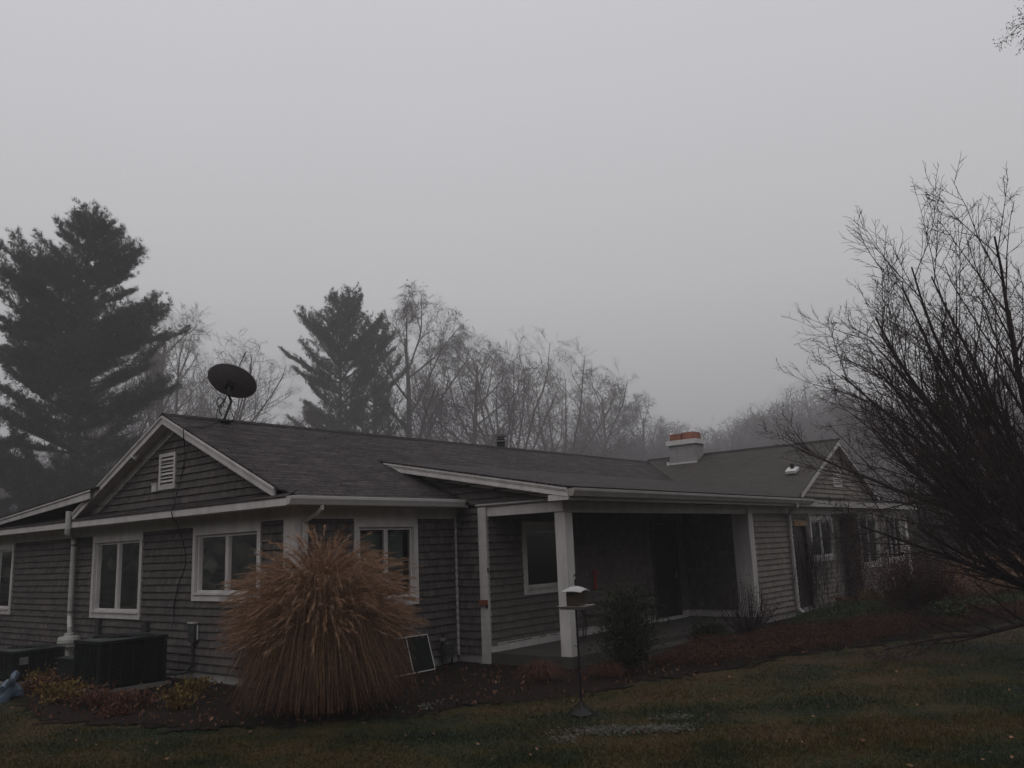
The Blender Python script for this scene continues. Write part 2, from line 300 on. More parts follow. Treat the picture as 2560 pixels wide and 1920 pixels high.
# ------------------------------------------------------------------ the house
H = thing('house', 'long low grey shingled house with white trim, porch and two gables', 'house')
Zf, Zs = 2.507, 2.69        # bottom of frieze board, soffit
def siding(parent, P, U, Nn, L, z0, z1, holes=(), lo=None, hi=None, name='wall', m=None):
    """shingle courses on the vertical plane P + u*U; lo/hi(z) clip u"""
    b = MB(); P = Vector(P); U = Vector(U); Nn = Vector(Nn); k = 0
    kk0 = math.floor((z0-0.16)/E_)
    while True:
        zb = 0.16+(kk0+k)*E_; zt = zb+E_; k += 1
        if zb >= z1: break
        cuts = sorted({max(zb, z0), min(zt, z1)} | {z for h in holes for z in (h[2], h[3]) if max(zb, z0) < z < min(zt, z1)})
        for za, zc in zip(cuts, cuts[1:]):
            if zc-za < 1e-4: continue
            zm = (za+zc)/2
            fa = lambda z: 0.036-0.030*(z-zb)/E_
            lim = lambda z: (max(0, lo(z)) if lo else 0, min(L, hi(z)) if hi else L)
            segs = [lim(za)+lim(zc)]; a0, a1, c0, c1 = segs[0]
            if a1-a0 < 0.01: continue
            c0 = min(c0, c1)
            iv = [(a0, a1, c0, c1)]
            for h in holes:
                if h[2] < zm < h[3]:
                    nv = []
                    for (q0, q1, s0, s1) in iv:
                        if h[1] <= q0 or h[0] >= q1: nv.append((q0, q1, s0, s1)); continue
                        if h[0] > q0: nv.append((q0, h[0], s0, h[0]))
                        if h[1] < q1: nv.append((h[1], q1, h[1], s1))
                    iv = nv
            flip = U.cross(Vector((0, 0, 1))).dot(Nn) < 0
            for (q0, q1, s0, s1) in iv:
                if q1-q0 < 0.005: continue
                Q = lambda u, z, o: P + U*u + Vector((0, 0, z)) + Nn*o
                butt = abs(za-zb) < 1e-6; fr = [0.0]
                while fr[-1] < 1: fr.append(min(1.0, fr[-1]+SR.choice((.10, .13, .16, .19, .24))/max(q1-q0, .1)))
                if len(fr) > 2 and (1-fr[-2])*(q1-q0) < .05: fr.pop(-2)
                for t0, t1 in zip(fr, fr[1:]):      # single shingles, each sitting a little differently
                    u0_, u1_, w0_, w1_ = q0+(q1-q0)*t0, q0+(q1-q0)*t1, s0+(s1-s0)*t0, s0+(s1-s0)*t1
                    j = SR.uniform(-.004, .002) if butt else 0; o_ = SR.uniform(-.003, .003)
                    pts = [Q(u0_, za+j, fa(za)+o_), Q(u1_, za+j, fa(za)+o_), Q(w1_, zc, fa(zc)), Q(w0_, zc, fa(zc))]
                    du = SR.random()*7; uv = [(u0_+du, za-0.158), (u1_+du, za-0.158), (w1_+du, zc-0.158), (w0_+du, zc-0.158)]
                    if flip: pts = pts[::-1]; uv = uv[::-1]
                    b.face(pts, uv)
                    if butt:
                        pts = [Q(u0_, za+j, 0.003), Q(u1_, za+j, 0.003), Q(u1_, za+j, 0.036+o_), Q(u0_, za+j, 0.036+o_)]
                        b.face(pts, [(u0_+du, za-.15)]*4)
    return b.build(name, m or M['siding'], parent)

def slab(parent, poly, th, m, origin, udir, name='roof'):
    b = MB(); pts = [Vector(p) for p in poly]; nrm = (pts[1]-pts[0]).cross(pts[2]-pts[1]).normalized()
    if nrm.z < 0: pts = pts[::-1]; nrm = -nrm
    u = Vector(udir).normalized(); v = nrm.cross(u); o = Vector(origin)
    uvf = lambda p: ((p-o).dot(u)+50, (p-o).dot(v)+50)
    low = [p-Vector((0, 0, th)) for p in pts]
    b.face(pts, [uvf(p) for p in pts]); b.face(low[::-1], [uvf(p) for p in low[::-1]])
    for i in range(len(pts)):
        j = (i+1) % len(pts); q = [low[i], low[j], pts[j], pts[i]]; b.face(q, [uvf(p) for p in q])
    return b.build(name, m, parent)

def window(parent, P, U, Nn, u0, u1, z0, z1, head=0.14, sillh=0.12, side=0.095, units=2, blind=False, drape=True, label=None, sash=0.038):
    """casing proud of the siding; child sashes, panes, sill"""
    P = Vector(P); U = Vector(U); Nn = Vector(Nn); Zv = Vector((0, 0, 1))
    def bx(b, a0, a1, za, zb, d0, d1):
        p = [P+U*a0+Zv*za+Nn*d0, P+U*a1+Zv*za+Nn*d0, P+U*a1+Zv*zb+Nn*d0, P+U*a0+Zv*zb+Nn*d0]; b.prism(p, Nn*(d1-d0))
    b = MB()
    bx(b, u0, u0+side, z0, z1, -0.02, 0.052); bx(b, u1-side, u1, z0, z1, -0.02, 0.052)
    bx(b, u0+side, u1-side, z1-head, z1, -0.02, 0.050); bx(b, u0+side, u1-side, z0, z0+sillh-0.02, -0.02, 0.050)
    # inner bead step and jamb returns
    bx(b, u0+side, u0+side+0.015, z0+sillh, z1-head, -0.08, 0.030); bx(b, u1-side-0.015, u1-side, z0+sillh, z1-head, -0.08, 0.030)
    W = b.build('window', M['white'], parent)
    if label: W['label'] = label
    b = MB(); bx(b, u0+side-0.02, u1-side+0.02, z0+sillh-0.02, z0+sillh+0.012, -0.05, 0.072); b.build('sill', M['white'], W)
    gu0, gu1 = u0+side+0.016, u1-side-0.016; gz0, gz1 = z0+sillh+0.014, z1-head-0.004; wdt = (gu1-gu0)/units
    for k in range(units):
        a, c = gu0+k*wdt+0.003, gu0+(k+1)*wdt-0.003; b = MB()
        bx(b, a, a+sash, gz0, gz1, -0.05, 0.012); bx(b, c-sash, c, gz0, gz1, -0.05, 0.012)
        bx(b, a+sash, c-sash, gz1-sash, gz1, -0.05, 0.010); bx(b, a+sash, c-sash, gz0, gz0+sash, -0.05, 0.010); b.build('sash', M['white'], W)
        b = MB(); o = -0.02; b.face([P+U*(a+sash)+Zv*(gz0+sash)+Nn*o, P+U*(c-sash)+Zv*(gz0+sash)+Nn*o, P+U*(c-sash)+Zv*(gz1-sash)+Nn*o, P+U*(a+sash)+Zv*(gz1-sash)+Nn*o]); b.build('pane', M['glass'], W)
    if blind:
        b = MB(); z = gz0+0.04
        while z < gz1-0.05:
            p = [P+U*(gu0+.03)+Zv*z+Nn*-0.10, P+U*(gu1-.10)+Zv*z+Nn*-0.10, P+U*(gu1-.10)+Zv*(z+0.030)+Nn*-0.122, P+U*(gu0+.03)+Zv*(z+0.030)+Nn*-0.122]; b.face(p); z += 0.036
        b.build('blind', M['curtain'], W)
    elif drape:
        for half in (0, 1):
          b = MB(); n = 40
          for q in range(n*half//2, n//2*(half+1)):
            a = gu0+(gu1-gu0)*q/n; c = gu0+(gu1-gu0)*(q+1)/n; oa = -0.2+0.03*math.sin(q*1.3); oc = -0.2+0.03*math.sin((q+1)*1.3)
            if 0.25*n < q < 0.75*n: continue
            b.face([P+U*a+Zv*gz0+Nn*oa, P+U*c+Zv*gz0+Nn*oc, P+U*c+Zv*gz1+Nn*oc, P+U*a+Zv*gz1+Nn*oa])
          b.build('curtain', M['drape'], W)
    return W

XA, YA, ZA = (1, 0, 0), (0, 1, 0), (0, 0, 1)
wl = dict(P=(0, 0, 0), U=YA, Nn=(-1, 0, 0)); wf = dict(P=(0, 0, 0), U=XA, Nn=(0, -1, 0))
# left gable wall, x = 0
winL = [(0.83, 2.815, 1.282, 2.507), (4.565, 6.55, 0.94, 2.507), (10.48, 12.45, 0.93, 2.507)]
holesL = [(a+.05, b-.05, c+.05, d) for a, b, c, d in winL]
siding(H, L=13.3, z0=0.16, z1=Zf, holes=holesL, **wl)
for k, (a, b_, c, d) in enumerate(winL): window(H, u0=a, u1=b_, z0=c, z1=d, **wl)
RY, RZ = 3.6, 4.57; SL = 0.4504           # ridge line and slope of the main roof
gz = lambda y: RZ - SL*abs(y-RY)
siding(H, L=13.3, z0=2.90, z1=4.40, lo=lambda z: RY-(RZ-0.13-z)/SL, hi=lambda z: RY+(RZ-0.13-z)/SL, **wl)
# gable vent with louvres
b = MB(); vy0, vy1, vz0, vz1 = 3.50, 4.07, 3.235, 3.89
b.box(-0.05, 0, vy0, vy0+.06, vz0, vz1); b.box(-0.05, 0, vy1-.06, vy1, vz0, vz1); b.box(-0.048, 0, vy0+.06, vy1-.06, vz1-.06, vz1); b.box(-0.048, 0, vy0+.06, vy1-.06, vz0, vz0+.06)
gv = b.build('gable_vent', M['white'], H)
b = MB(); nL = 8
for k in range(nL):
    z = vz0+.07+k*(vz1-vz0-.13)/nL
    b.prism([(-0.045, vy0+.06, z), (-0.038, vy0+.06, z-.006), (-0.0, vy0+.06, z+.045), (-0.006, vy0+.06, z+.052)], (0, vy1-vy0-.12, 0))
b.build('louvre', M['white'], gv)
onebox('louvre_screen', M['acdark'], gv, -0.006, 0.001, vy0+.05, vy1-.05, vz0+.05, vz1-.05)
# front wall, y = 0, x 0..3.51
siding(H, L=3.51, z0=0.16, z1=Zf, holes=[(1.15, 2.46, 1.12, 2.507)], **wf)
window(H, u0=1.10, u1=2.511, z0=1.073, z1=2.507, blind=True, label='front window with a lowered slatted blind', **wf)
# porch side wall, x = 3.51, y 1.8 .. -0.78, rises up to the porch roof
SX, PY0 = 3.51, -0.78
proof = lambda y: 2.89+0.186*(y+2.78)
def side_wall():
    y_at = lambda z: (z+0.16-2.89)/0.186-2.78          # y where the soffit meets height z
    siding(H, P=(SX, 1.75, 0), U=(0, -1, 0), Nn=(-1, 0, 0), L=1.75+0.60, z0=0.16, z1=2.668, name='wall')
    siding(H, P=(SX, 1.75, 0), U=(0, -1, 0), Nn=(-1, 0, 0), L=1.75+2.42, z0=2.735, z1=3.55, hi=lambda z: 1.75-y_at(z), name='wall')
side_wall()
# porch back wall y = -0.78, x 3.51 .. 10.68, with window and door
wb = dict(P=(SX, PY0, 0), U=XA, Nn=(0, -1, 0))
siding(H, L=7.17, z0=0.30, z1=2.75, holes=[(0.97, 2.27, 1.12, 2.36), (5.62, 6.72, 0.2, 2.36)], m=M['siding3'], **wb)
window(H, u0=0.93, u1=2.32, z0=1.08, z1=2.41, units=1, drape=False, **wb)
b = MB(); b.box(9.10, 9.18, PY0-.045, PY0, .2, 2.42); b.box(10.18, 10.26, PY0-.045, PY0, .2, 2.42); b.box(9.18, 10.18, PY0-.045, PY0, 2.33, 2.42)
dr = b.build('door', M['darkwood'], H); b = MB(); b.box(9.18, 10.18, PY0+.02, PY0+.06, .26, 2.33); b.box(9.28, 9.62, PY0-.0, PY0+.03, .4, 1.1); b.box(9.74, 10.08, PY0-.0, PY0+.03, .4, 1.1)
b.build('door_leaf', M['acdark'], dr); onebox('threshold', M['chimcap'], dr, 9.05, 10.30, PY0-.14, PY0+.02, .19, .245)
b = MB(); b.tube([(10.08, PY0-.03, 1.1), (10.08, PY0-.06, 1.1), (10.08, PY0-.06, 1.22)], .012); b.build('door_handle', M['greybox'], dr)
b = MB(); b.box(SX+.14, 9.05, PY0-.03, PY0, .185, .33); b.box(10.30, 10.66, PY0-.03, PY0, .185, .33); b.build('baseboard', M['white'], H)
# porch right end wall x = 10.68 (faces the porch) and front wall y = -2.44 on to the right
BX, FY = 10.68, -2.44
siding(H, P=(BX, PY0, 0), U=(0, -1, 0), Nn=(-1, 0, 0), L=1.66, z0=0.30, z1=2.75)
onebox('baseboard', M['white'], H, BX-.03, BX, PY0-.03, FY+.36, .185, .33)
winR = [(14.45, 16.15, 1.25, 2.42), (18.42, 20.22, 0.90, 2.50), (21.0, 22.9, 0.95, 2.50)]
EX = 23.6
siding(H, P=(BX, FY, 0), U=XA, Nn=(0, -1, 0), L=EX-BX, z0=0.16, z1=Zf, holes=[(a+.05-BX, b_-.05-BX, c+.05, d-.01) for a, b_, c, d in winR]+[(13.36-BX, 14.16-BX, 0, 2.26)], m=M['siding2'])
wr = dict(P=(0, FY, 0), U=XA, Nn=(0, -1, 0))
for k, (a, b_, c, d) in enumerate(winR): window(H, u0=a, u1=b_, z0=c, z1=d, head=0.09, units=3 if k == 2 else 2, side=0.08, drape=False, **wr)
onebox('frieze', M['white'], H, 14.45, 16.15, FY-.03, FY, 2.42, Zf)
# narrow side door with raw wood header
b = MB(); b.box(13.30, 13.40, FY-.045, FY, .12, 2.2); b.box(14.12, 14.22, FY-.045, FY, .12, 2.2); b.box(13.30, 14.22, FY-.03, FY, 2.31, 2.40)
dr = b.build('door', M['darkwood'], H); onebox('header', M['wood'], dr, 13.40, 14.12, FY-.05, FY, 2.19, 2.31)
onebox('door_leaf', M['darkwood'], dr, 13.40, 14.12, FY+.03, FY+.07, .14, 2.19)
# hidden rear and end walls close the house
onebox('wall', M['interior'], H, 0.0, EX, 13.2, 13.3, 0, 2.9); onebox('wall', M['interior'], H, EX-.1, EX, FY+.01, 13.2, 0, 2.9)
b = MB(); b.face([(0.03, 0.03, .02), (EX-.1, .03, .02), (EX-.1, 13.2, .02), (.03, 13.2, .02)]); b.build('floor', M['interior'], H)
for q in ((0.03, SX, 3.2, 3.3), (4.2, 4.3, 3.3, 13.2), (SX, 23, 2.5, 2.6), (3.6, 3.7, -.6, 2.5)): onebox('partition', M['interior'], H, *q, .02, 2.8)
# foundation
for q in ((0.006, 0.2, 0.006, 13.3), (0.2, 3.5, 0.006, 0.2), (3.517, 3.65, -.6, 0.006), (BX+.01, EX, FY+.012, FY+.2)): onebox('foundation', M['found'], H, *q, -.1, .16)
# porch slab with step
b = MB(); b.box(SX-.02, 10.86, FY-.06, PY0, -.1, .185); b.build('porch_floor', M['slab'], H)
b = MB(); b.box(5.2, 9.7, FY-.42, FY-.062, -.1, .09); b.build('step', M['slab'], H)
# porch ceiling
onebox('ceiling', M['white'], H, SX+.03, BX, FY+.19, PY0, 2.62, 2.65)
# trim: corner boards
onebox('corner_board', M['white'], H, -.048, .0, 0.0, .235, .12, Zf); onebox('corner_board', M['white'], H, -.048, .20, -.048, -.0, .12, Zf)
b = MB(); b.box(SX-.05, SX-.002, -.05, -.004, .12, Zf); b.build('corner_board', M['white'], H)
b = MB(); b.box(SX-.048, SX+.14, -.785, -.60, 0.0, 2.668); b.build('corner_board', M['white'], H)
onebox('corner_board', M['white'], H, BX-.048, BX, FY, FY+.36, .185, Zf); onebox('corner_board', M['white'], H, BX-.048, BX+.20, FY-.048, FY, .12, Zf)
b = MB(); b.box(EX-.25, EX+.02, FY-.048, FY, .12, Zf); b.build('corner_board', M['white'], H)
b = MB(); b.box(SX+.03, SX+.24, FY-.02, FY+.19, .185, 2.505); b.box(SX+.02, SX+.25, FY-.03, FY+.2, .185, .23) if False else None; b.build('porch_post', M['white'], H)
# porch beam (side and front), drip ledge
b = MB(); b.box(SX+.0, SX+.2, FY-.01, -.786, 2.505, 2.668); b.build('beam', M['white'], H)
b = MB(); b.box(SX+.2, BX-.05, FY-.01, FY+.18, 2.49, 2.668); b.build('beam', M['white'], H)
b = MB(); b.prism([(SX-.07, -.56, 2.70), (SX-.07, -.56, 2.715), (SX+.02, -.56, 2.74), (SX+.02, -.56, 2.67)], (0, FY+.56-.03, 0)); b.build('drip_ledge', M['white'], H)
# frieze boards
onebox('frieze', M['white'], H, -.046, 0, .0, 13.3, Zf, Zs); onebox('frieze', M['white'], H, -.046, SX-.002, -.046, 0, Zf, Zs)
b = MB(); b.box(BX-.046, EX, FY-.046, FY, Zf, Zs); b.build('frieze', M['white'], H)
# soffits and fascias of the level eaves
onebox('soffit', M['white'], H, -.40, -.0, -.33, 13.4, Zs, Zs+.012); onebox('soffit', M['white'], H, .001, SX-.01, -.33, -.0, Zs, Zs+.012)
b = MB(); b.box(SX-.26, EX+.3, FY-.34, FY-.012, 2.675, 2.688); b.build('soffit', M['white'], H)
b = MB(); b.box(-.425, -.40, -.36, 13.4, Zs-.005, 2.812); b.build('fascia', M['white'], H)
b = MB(); b.box(-.40, SX-.03, -.36, -.33, Zs-.005, 2.79); b.build('fascia', M['white'], H)
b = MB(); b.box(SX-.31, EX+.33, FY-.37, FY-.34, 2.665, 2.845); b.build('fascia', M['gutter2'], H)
# pent strip under the left gable
slab(H, [(-.435, -.36, 2.818), (.02, -.02, 2.955), (.02, 13.4, 2.955), (-.435, 13.4, 2.818)], .02, M['roof'], (0, 0, 2.8), YA, 'pent_roof')
# roofs
LX = -.27
slab(H, [(-.05, -.38, 2.777), (3.49, -.38, 2.777), (3.49, RY, RZ), (LX, RY, RZ), (LX, 0.02, RZ-SL*(RY-.02))], .035, M['roof'], (0, -.38, 2.77), XA)
slab(H, [(3.49, 1.60, RZ-SL*(RY-1.60)), (17.2, 1.60, RZ-SL*(RY-1.60)), (17.2, RY, RZ), (3.49, RY, RZ)], .035, M['roof'], (0, -.38, 2.77), XA)
slab(H, [(LX, RY, RZ), (17.2, RY, RZ), (17.2, 7.18, RZ-SL*3.58), (LX, 7.18, RZ-SL*3.58)], .035, M['roof'], (0, RY, RZ), XA)
slab(H, [(3.18, -2.80, proof(-2.80)), (17.0, -2.80, proof(-2.80)), (17.0, 1.86, proof(1.86)), (3.18, 1.86, proof(1.86))], .035, M['roof'], (0, -2.8, 2.9), XA, 'porch_roof')
shed = lambda y: 3.42-.075*(y-6.1)
slab(H, [(-.37, 5.9, shed(5.9)), (17.0, 5.9, shed(5.9)), (17.0, 13.6, shed(13.6)), (-.37, 13.6, shed(13.6))], .03, M['roof'], (0, 6, 3.4), XA, 'shed_roof')
WX, WZ, WS = 17.0, 4.66, .48
WY0 = -2.67
slab(H, [(13.35, WY0, WZ-WS*3.65), (WX, WY0, WZ), (WX, 3.75, WZ), (13.35, 3.75, WZ-WS*3.65)], .035, M['roof2'], (WX, 0, WZ), YA)
slab(H, [(20.5, WY0, WZ-WS*3.5), (WX, WY0, WZ), (WX, 3.75, WZ), (20.5, 3.75, WZ-WS*3.5)], .035, M['roof2'], (WX, 0, WZ), YA)
slab(H, [(13.4, -2.82, 2.86), (EX+.35, -2.82, 2.86), (EX+.35, -2.35, 2.975), (13.4, -2.35, 2.975)], .02, M['roof2'], (0, -2.8, 2.86), XA, 'pent_roof')
slab(H, [(16.9, -2.36, 2.973), (EX+.35, -2.36, 2.973), (EX+.35, 13.4, 3.0), (16.9, 13.4, 3.0)], .03, M['roof2'], (0, -2.8, 2.86), XA, 'flat_roof')
b = MB(); b.face([(13.4, 3.74, 2.9), (20.5, 3.74, 2.9), (WX, 3.74, WZ-.02)]); b.build('wall', M['interior'], H)
# ridge caps
def ridgecap(p, q, across, name='ridge_cap'):
    b = MB(); p = Vector(p); q = Vector(q); d = (q-p); L = d.length; d.normalize(); a = Vector(across); n = int(L/.2)
    for k in range(n):
        o = p+d*(k*L/n); e2 = p+d*((k+1)*L/n+.02); h = .008+.012*((k) % 2 == 0)*0+.006
        top1 = o+Vector((0, 0, .022)); top2 = e2+Vector((0, 0, .014))
        for s_ in (1, -1):
            w1 = o+a*s_*.13-Vector((0, 0, .13*SL-.016)); w2 = e2+a*s_*.13-Vector((0, 0, .13*SL-.010))
            b.face([top1, top2, w2, w1] if s_ < 0 else [top1, w1, w2, top2], [(0, 0), (.2, 0), (.2, .1), (0, .1)])
    return b.build(name, M['roof'], H)
ridgecap((LX, RY, RZ), (17.0, RY, RZ), YA); ridgecap((WX, WY0, WZ), (WX, 3.7, WZ), XA)
# rakes of the left gable: fascia, crown strip, soffit, frieze on wall
def rake(x, xin, y0, z0, y1, z1, nm='rake_board', parent=H, drop=.035, h=.15):
    b = MB(); dy = 1 if y1 > y0 else -1
    b.prism([(x-.02, y0, z0-drop), (x-.02, y1, z1-drop), (x-.02, y1, z1-drop-h), (x-.02, y0, z0-drop-h)], (.03, 0, 0))
    b.prism([(x-.045, y0, z0-drop-.002), (x-.045, y1, z1-drop-.002), (x-.045, y1, z1-drop-.035), (x-.045, y0, z0-drop-.035)], (.025, 0, 0))
    b.prism([(x-.032, y0, z0-drop-.037), (x-.032, y1, z1-drop-.037), (x-.032, y1, z1-drop-.058), (x-.032, y0, z0-drop-.058)], (.012, 0, 0))
    b.build(nm, M['white'], parent)
    b = MB(); b.prism([(x+.012, y0, z0-drop-h+.03), (x+.012, y1, z1-drop-h+.03), (x+.012, y1, z1-drop-h+.042), (x+.012, y0, z0-drop-h+.042)], (xin-x-.012, 0, 0)); b.build('soffit', M['white'], parent)
    b = MB(); b.prism([(xin-.035, y0, z0-drop-h+.028), (xin-.035, y1, z1-drop-h+.028), (xin-.035, y1, z1-drop-h-.14), (xin-.035, y0, z0-drop-h-.14)], (.033, 0, 0)); b.build('frieze', M['white'], parent)
zr = lambda y: RZ-SL*abs(y-RY)
rake(-.25, 0, RY, RZ, .16, zr(.16)); rake(-.25, 0, RY, RZ, 7.04, zr(7.04))
# flush fascia of the rear shed roof
b = MB(); b.prism([(-.35, 6.15, shed(6.15)-.03), (-.35, 13.4, shed(13.4)-.03), (-.35, 13.4, shed(13.4)-.05-.07), (-.35, 6.15, shed(6.15)-.20)], (.03, 0, 0)); b.prism([(-.375, 6.1, shed(6.1)-.031), (-.375, 13.4, shed(13.4)-.031), (-.375, 13.4, shed(13.4)-.06), (-.375, 6.1, shed(6.1)-.06)], (.024, 0, 0)); b.build('rake_board', M['white'], H)
# porch roof rake at x = 3.2
b = MB(); Yr = 1.55
pr = lambda y, o: (3.19, y, proof(y)-o)
b.prism([pr(Yr, .035), pr(-2.79, .035), pr(-2.79, .175), pr(Yr, .175)], (.03, 0, 0))
for x_, o1, o2, w_ in ((3.165, .036, .065, .024), (3.178, .067, .09, .011), (3.176, .145, .177, .013)): b.prism([(x_, Yr, proof(Yr)-o1), (x_, -2.79, proof(-2.79)-o1), (x_, -2.79, proof(-2.79)-o2), (x_, Yr, proof(Yr)-o2)], (w_, 0, 0))
b.box(3.185, 3.24, -2.80, -2.40, 2.665, 2.76); b.build('rake_board', M['white'], H)
b = MB(); b.prism([(3.22, 1.4, proof(1.4)-.15), (3.22, -2.76, proof(-2.76)-.15), (3.22, -2.76, proof(-2.76)-.163), (3.22, 1.4, proof(1.4)-.163)], (.30, 0, 0)); b.build('soffit', M['white'], H)
b = MB(); b.prism([(SX-.03, 1.2, proof(1.2)-.165), (SX-.03, -2.40, proof(-2.40)-.165), (SX-.03, -2.40, proof(-2.4)-.26), (SX-.03, 1.2, proof(1.2)-.26)], (.028, 0, 0)); b.build('frieze', M['white'], H)
# right gable: siding, rakes, vent
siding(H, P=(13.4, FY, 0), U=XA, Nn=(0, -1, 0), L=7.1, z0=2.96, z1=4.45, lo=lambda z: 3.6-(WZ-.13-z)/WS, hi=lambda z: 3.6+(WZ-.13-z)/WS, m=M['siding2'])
for sx, x1 in ((-1, 13.62), (1, 20.28)):
    z1_ = WZ-WS*abs(x1-WX); b = MB()
    b.prism([(WX, WY0+.02, WZ-.035), (x1, WY0+.02, z1_-.035), (x1, WY0+.02, z1_-.19), (WX, WY0+.02, WZ-.19)], (0, .03, 0))
    b.prism([(WX, WY0-.006, WZ-.036), (x1, WY0-.006, z1_-.036), (x1, WY0-.006, z1_-.07), (WX, WY0-.006, WZ-.07)], (0, .025, 0)); b.build('rake_board', M['white'], H)
    b = MB(); b.prism([(WX, WY0+.05, WZ-.16), (x1, WY0+.05, z1_-.16), (x1, WY0+.05, z1_-.172), (WX, WY0+.05, WZ-.172)], (0, .18, 0)); b.build('soffit', M['white'], H)
    b = MB(); b.prism([(WX, FY-.034, WZ-.17), (x1, FY-.034, z1_-.17), (x1, FY-.034, z1_-.30), (WX, FY-.034, WZ-.30)], (0, .032, 0)); b.build('frieze', M['white'], H)
b = MB(); vx0, vx1, vz0, vz1 = 16.66, 17.36, 3.27, 3.93
b.box(vx0, vx0+.06, FY-.05, FY, vz0, vz1); b.box(vx1-.06, vx1, FY-.05, FY, vz0, vz1); b.box(vx0+.06, vx1-.06, FY-.048, FY, vz1-.05, vz1); b.box(vx0+.06, vx1-.06, FY-.048, FY, vz0, vz0+.05)
gv = b.build('gable_vent', M['white'], H); b = MB()
for k in range(9):
    z = vz0+.06+k*(vz1-vz0-.11)/9; b.prism([(vx0+.06, FY-.045, z), (vx0+.06, FY-.038, z-.006), (vx0+.06, FY, z+.038), (vx0+.06, FY-.006, z+.046)], (vx1-vx0-.12, 0, 0))
b.build('louvre', M['white'], gv); onebox('louvre_screen', M['acdark'], gv, vx0+.05, vx1-.05, FY-.006, FY+.001, vz0+.05, vz1-.05)
# gutters (open K profile)
def gutter(p0, p1, out, h=.12, w_=.115, name='gutter', m=None):
    p0 = Vector(p0); p1 = Vector(p1); o = Vector(out); b = MB()
    prof = [(0.004, 0), (0.075, 0), (0.095, .045), (w_, .085), (w_, h), (w_-.012, h+.004)]
    for (a, z), (c, y) in zip(prof, prof[1:]):
        A = p0+o*a+Vector((0, 0, z)); B = p1+o*a+Vector((0, 0, z)); C = p1+o*c+Vector((0, 0, y)); Dd = p0+o*c+Vector((0, 0, y)); b.face([A, B, C, Dd])
        A2, B2, C2, D2 = [q-o*.004+Vector((0, 0, .003)) for q in (A, B, C, Dd)]; b.face([D2, C2, B2, A2])
    b.face([p0+o*(w_-.012)+Vector((0, 0, h+.004)), p1+o*(w_-.012)+Vector((0, 0, h+.004)), p1+o*(w_+.002)+Vector((0, 0, h+.002)), p0+o*(w_+.002)+Vector((0, 0, h+.002))])
    for P_ in (p0, p1): b.face([P_+o*a+Vector((0, 0, z)) for a, z in prof+[(.004, h)]])
    return b.build(name, m or M['metalwhite'], H)
gutter((-.43, -.36, 2.695), (3.30, -.36, 2.695), (0, -1, 0))
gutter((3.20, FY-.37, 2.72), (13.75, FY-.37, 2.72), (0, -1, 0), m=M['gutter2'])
b = MB(); b.tube([(.18, -.40, 2.70), (.18, -.40, 2.64), (.16, -.30, 2.56), (.10, -.075, 2.46), (.10, -.075, 2.30), (.10, -.075, .25), (.10, -.16, .12)], .036, 8); b.build('downspout', M['metalwhite'], H)
b = MB(); b.tube([(12.7, FY-.43, 2.72), (12.7, FY-.43, 2.66), (12.85, FY-.2, 2.56), (12.98, FY-.09, 2.45), (12.98, FY-.09, 1.2), (12.98, FY-.09, .2), (13.0, FY-.22, .06)], .045, 8)
for z in (.9, .82): b.lathe((12.98, FY-.09, z), [(.052, 0), (.055, .02), (.052, .04)], 12)
b.build('downspout', M['metalwhite'], H)
# chimney with pale cap and clay courses
CX0, CX1, CY0, CY1 = 16.36, 16.95, 1.62, 2.55
b = MB(); b.box(CX0, CX1, CY0, CY1, 3.9, 4.98); ch = b.build('chimney', M['chim'], H)
b = MB(); b.prism([(CX0-.07, CY0-.07, 4.96), (CX1+.07, CY0-.07, 4.96), (CX1+.07, CY1+.07, 4.96), (CX0-.07, CY1+.07, 4.96)], (0, 0, .15)); b.build('chimney_cap', M['chimcap'], ch)
for a, c in ((CY0+.04, CY0+.44), (CY0+.49, CY1-.04)):
    b = MB(); b.box(CX0+.04, CX1-.05, a, c, 5.11, 5.33+(.015 if a < 1.8 else 0)); b.build('flue_tile', M['brickred'], ch)
b = MB(); b.box(CX0-.02, CX0-.001, CY0-.04, CY1+.05, 4.33, 4.40); b.box(CX0-.04, CX0+.3, CY1+.001, CY1+.10, 4.30, 4.44); b.build('flashing', M['metalwhite'], ch)
# stove pipe behind the ridge, roof vent on the wing
b = MB(); sp = (9.53, 3.9, 4.35)
b.lathe(sp, [(.115, 0), (.115, .50), (.0, .50)], 18); pipe = b.build('stove_pipe', M['blackmetal'], H, smooth=False)
b = MB()
for z in (.42, .56, .60): b.lathe((sp[0], sp[1], sp[2]+z), [(.0, .0), (.165, .0), (.165, .028), (.0, .03)], 20)
b.lathe((sp[0], sp[1], sp[2]+.45), [(.10, 0), (.10, .12)], 16); b.build('cap_ring', M['dish'], pipe)
b = MB(); b.lathe((sp[0], sp[1], sp[2]+.10), [(.19, -.05), (.12, .06)], 18); b.build('storm_collar', M['chim'], pipe)
rvx, rvy = 14.85, -2.03; rvz = WZ-WS*(WX-rvx)
b = MB(); b.prism([(rvx-.14, rvy-.14, rvz-.02), (rvx+.14, rvy-.14, rvz+.11), (rvx+.14, rvy+.16, rvz+.11), (rvx-.14, rvy+.16, rvz-.02)], (-.03, 0, .07)); rv = b.build('roof_vent', M['chimcap'], H)
b = MB(); b.tube([(rvx+.03, rvy+.02, rvz), (rvx+.03, rvy+.02, rvz+.26)], .055, 10); b.build('vent_pipe', M['blackmetal'], rv)
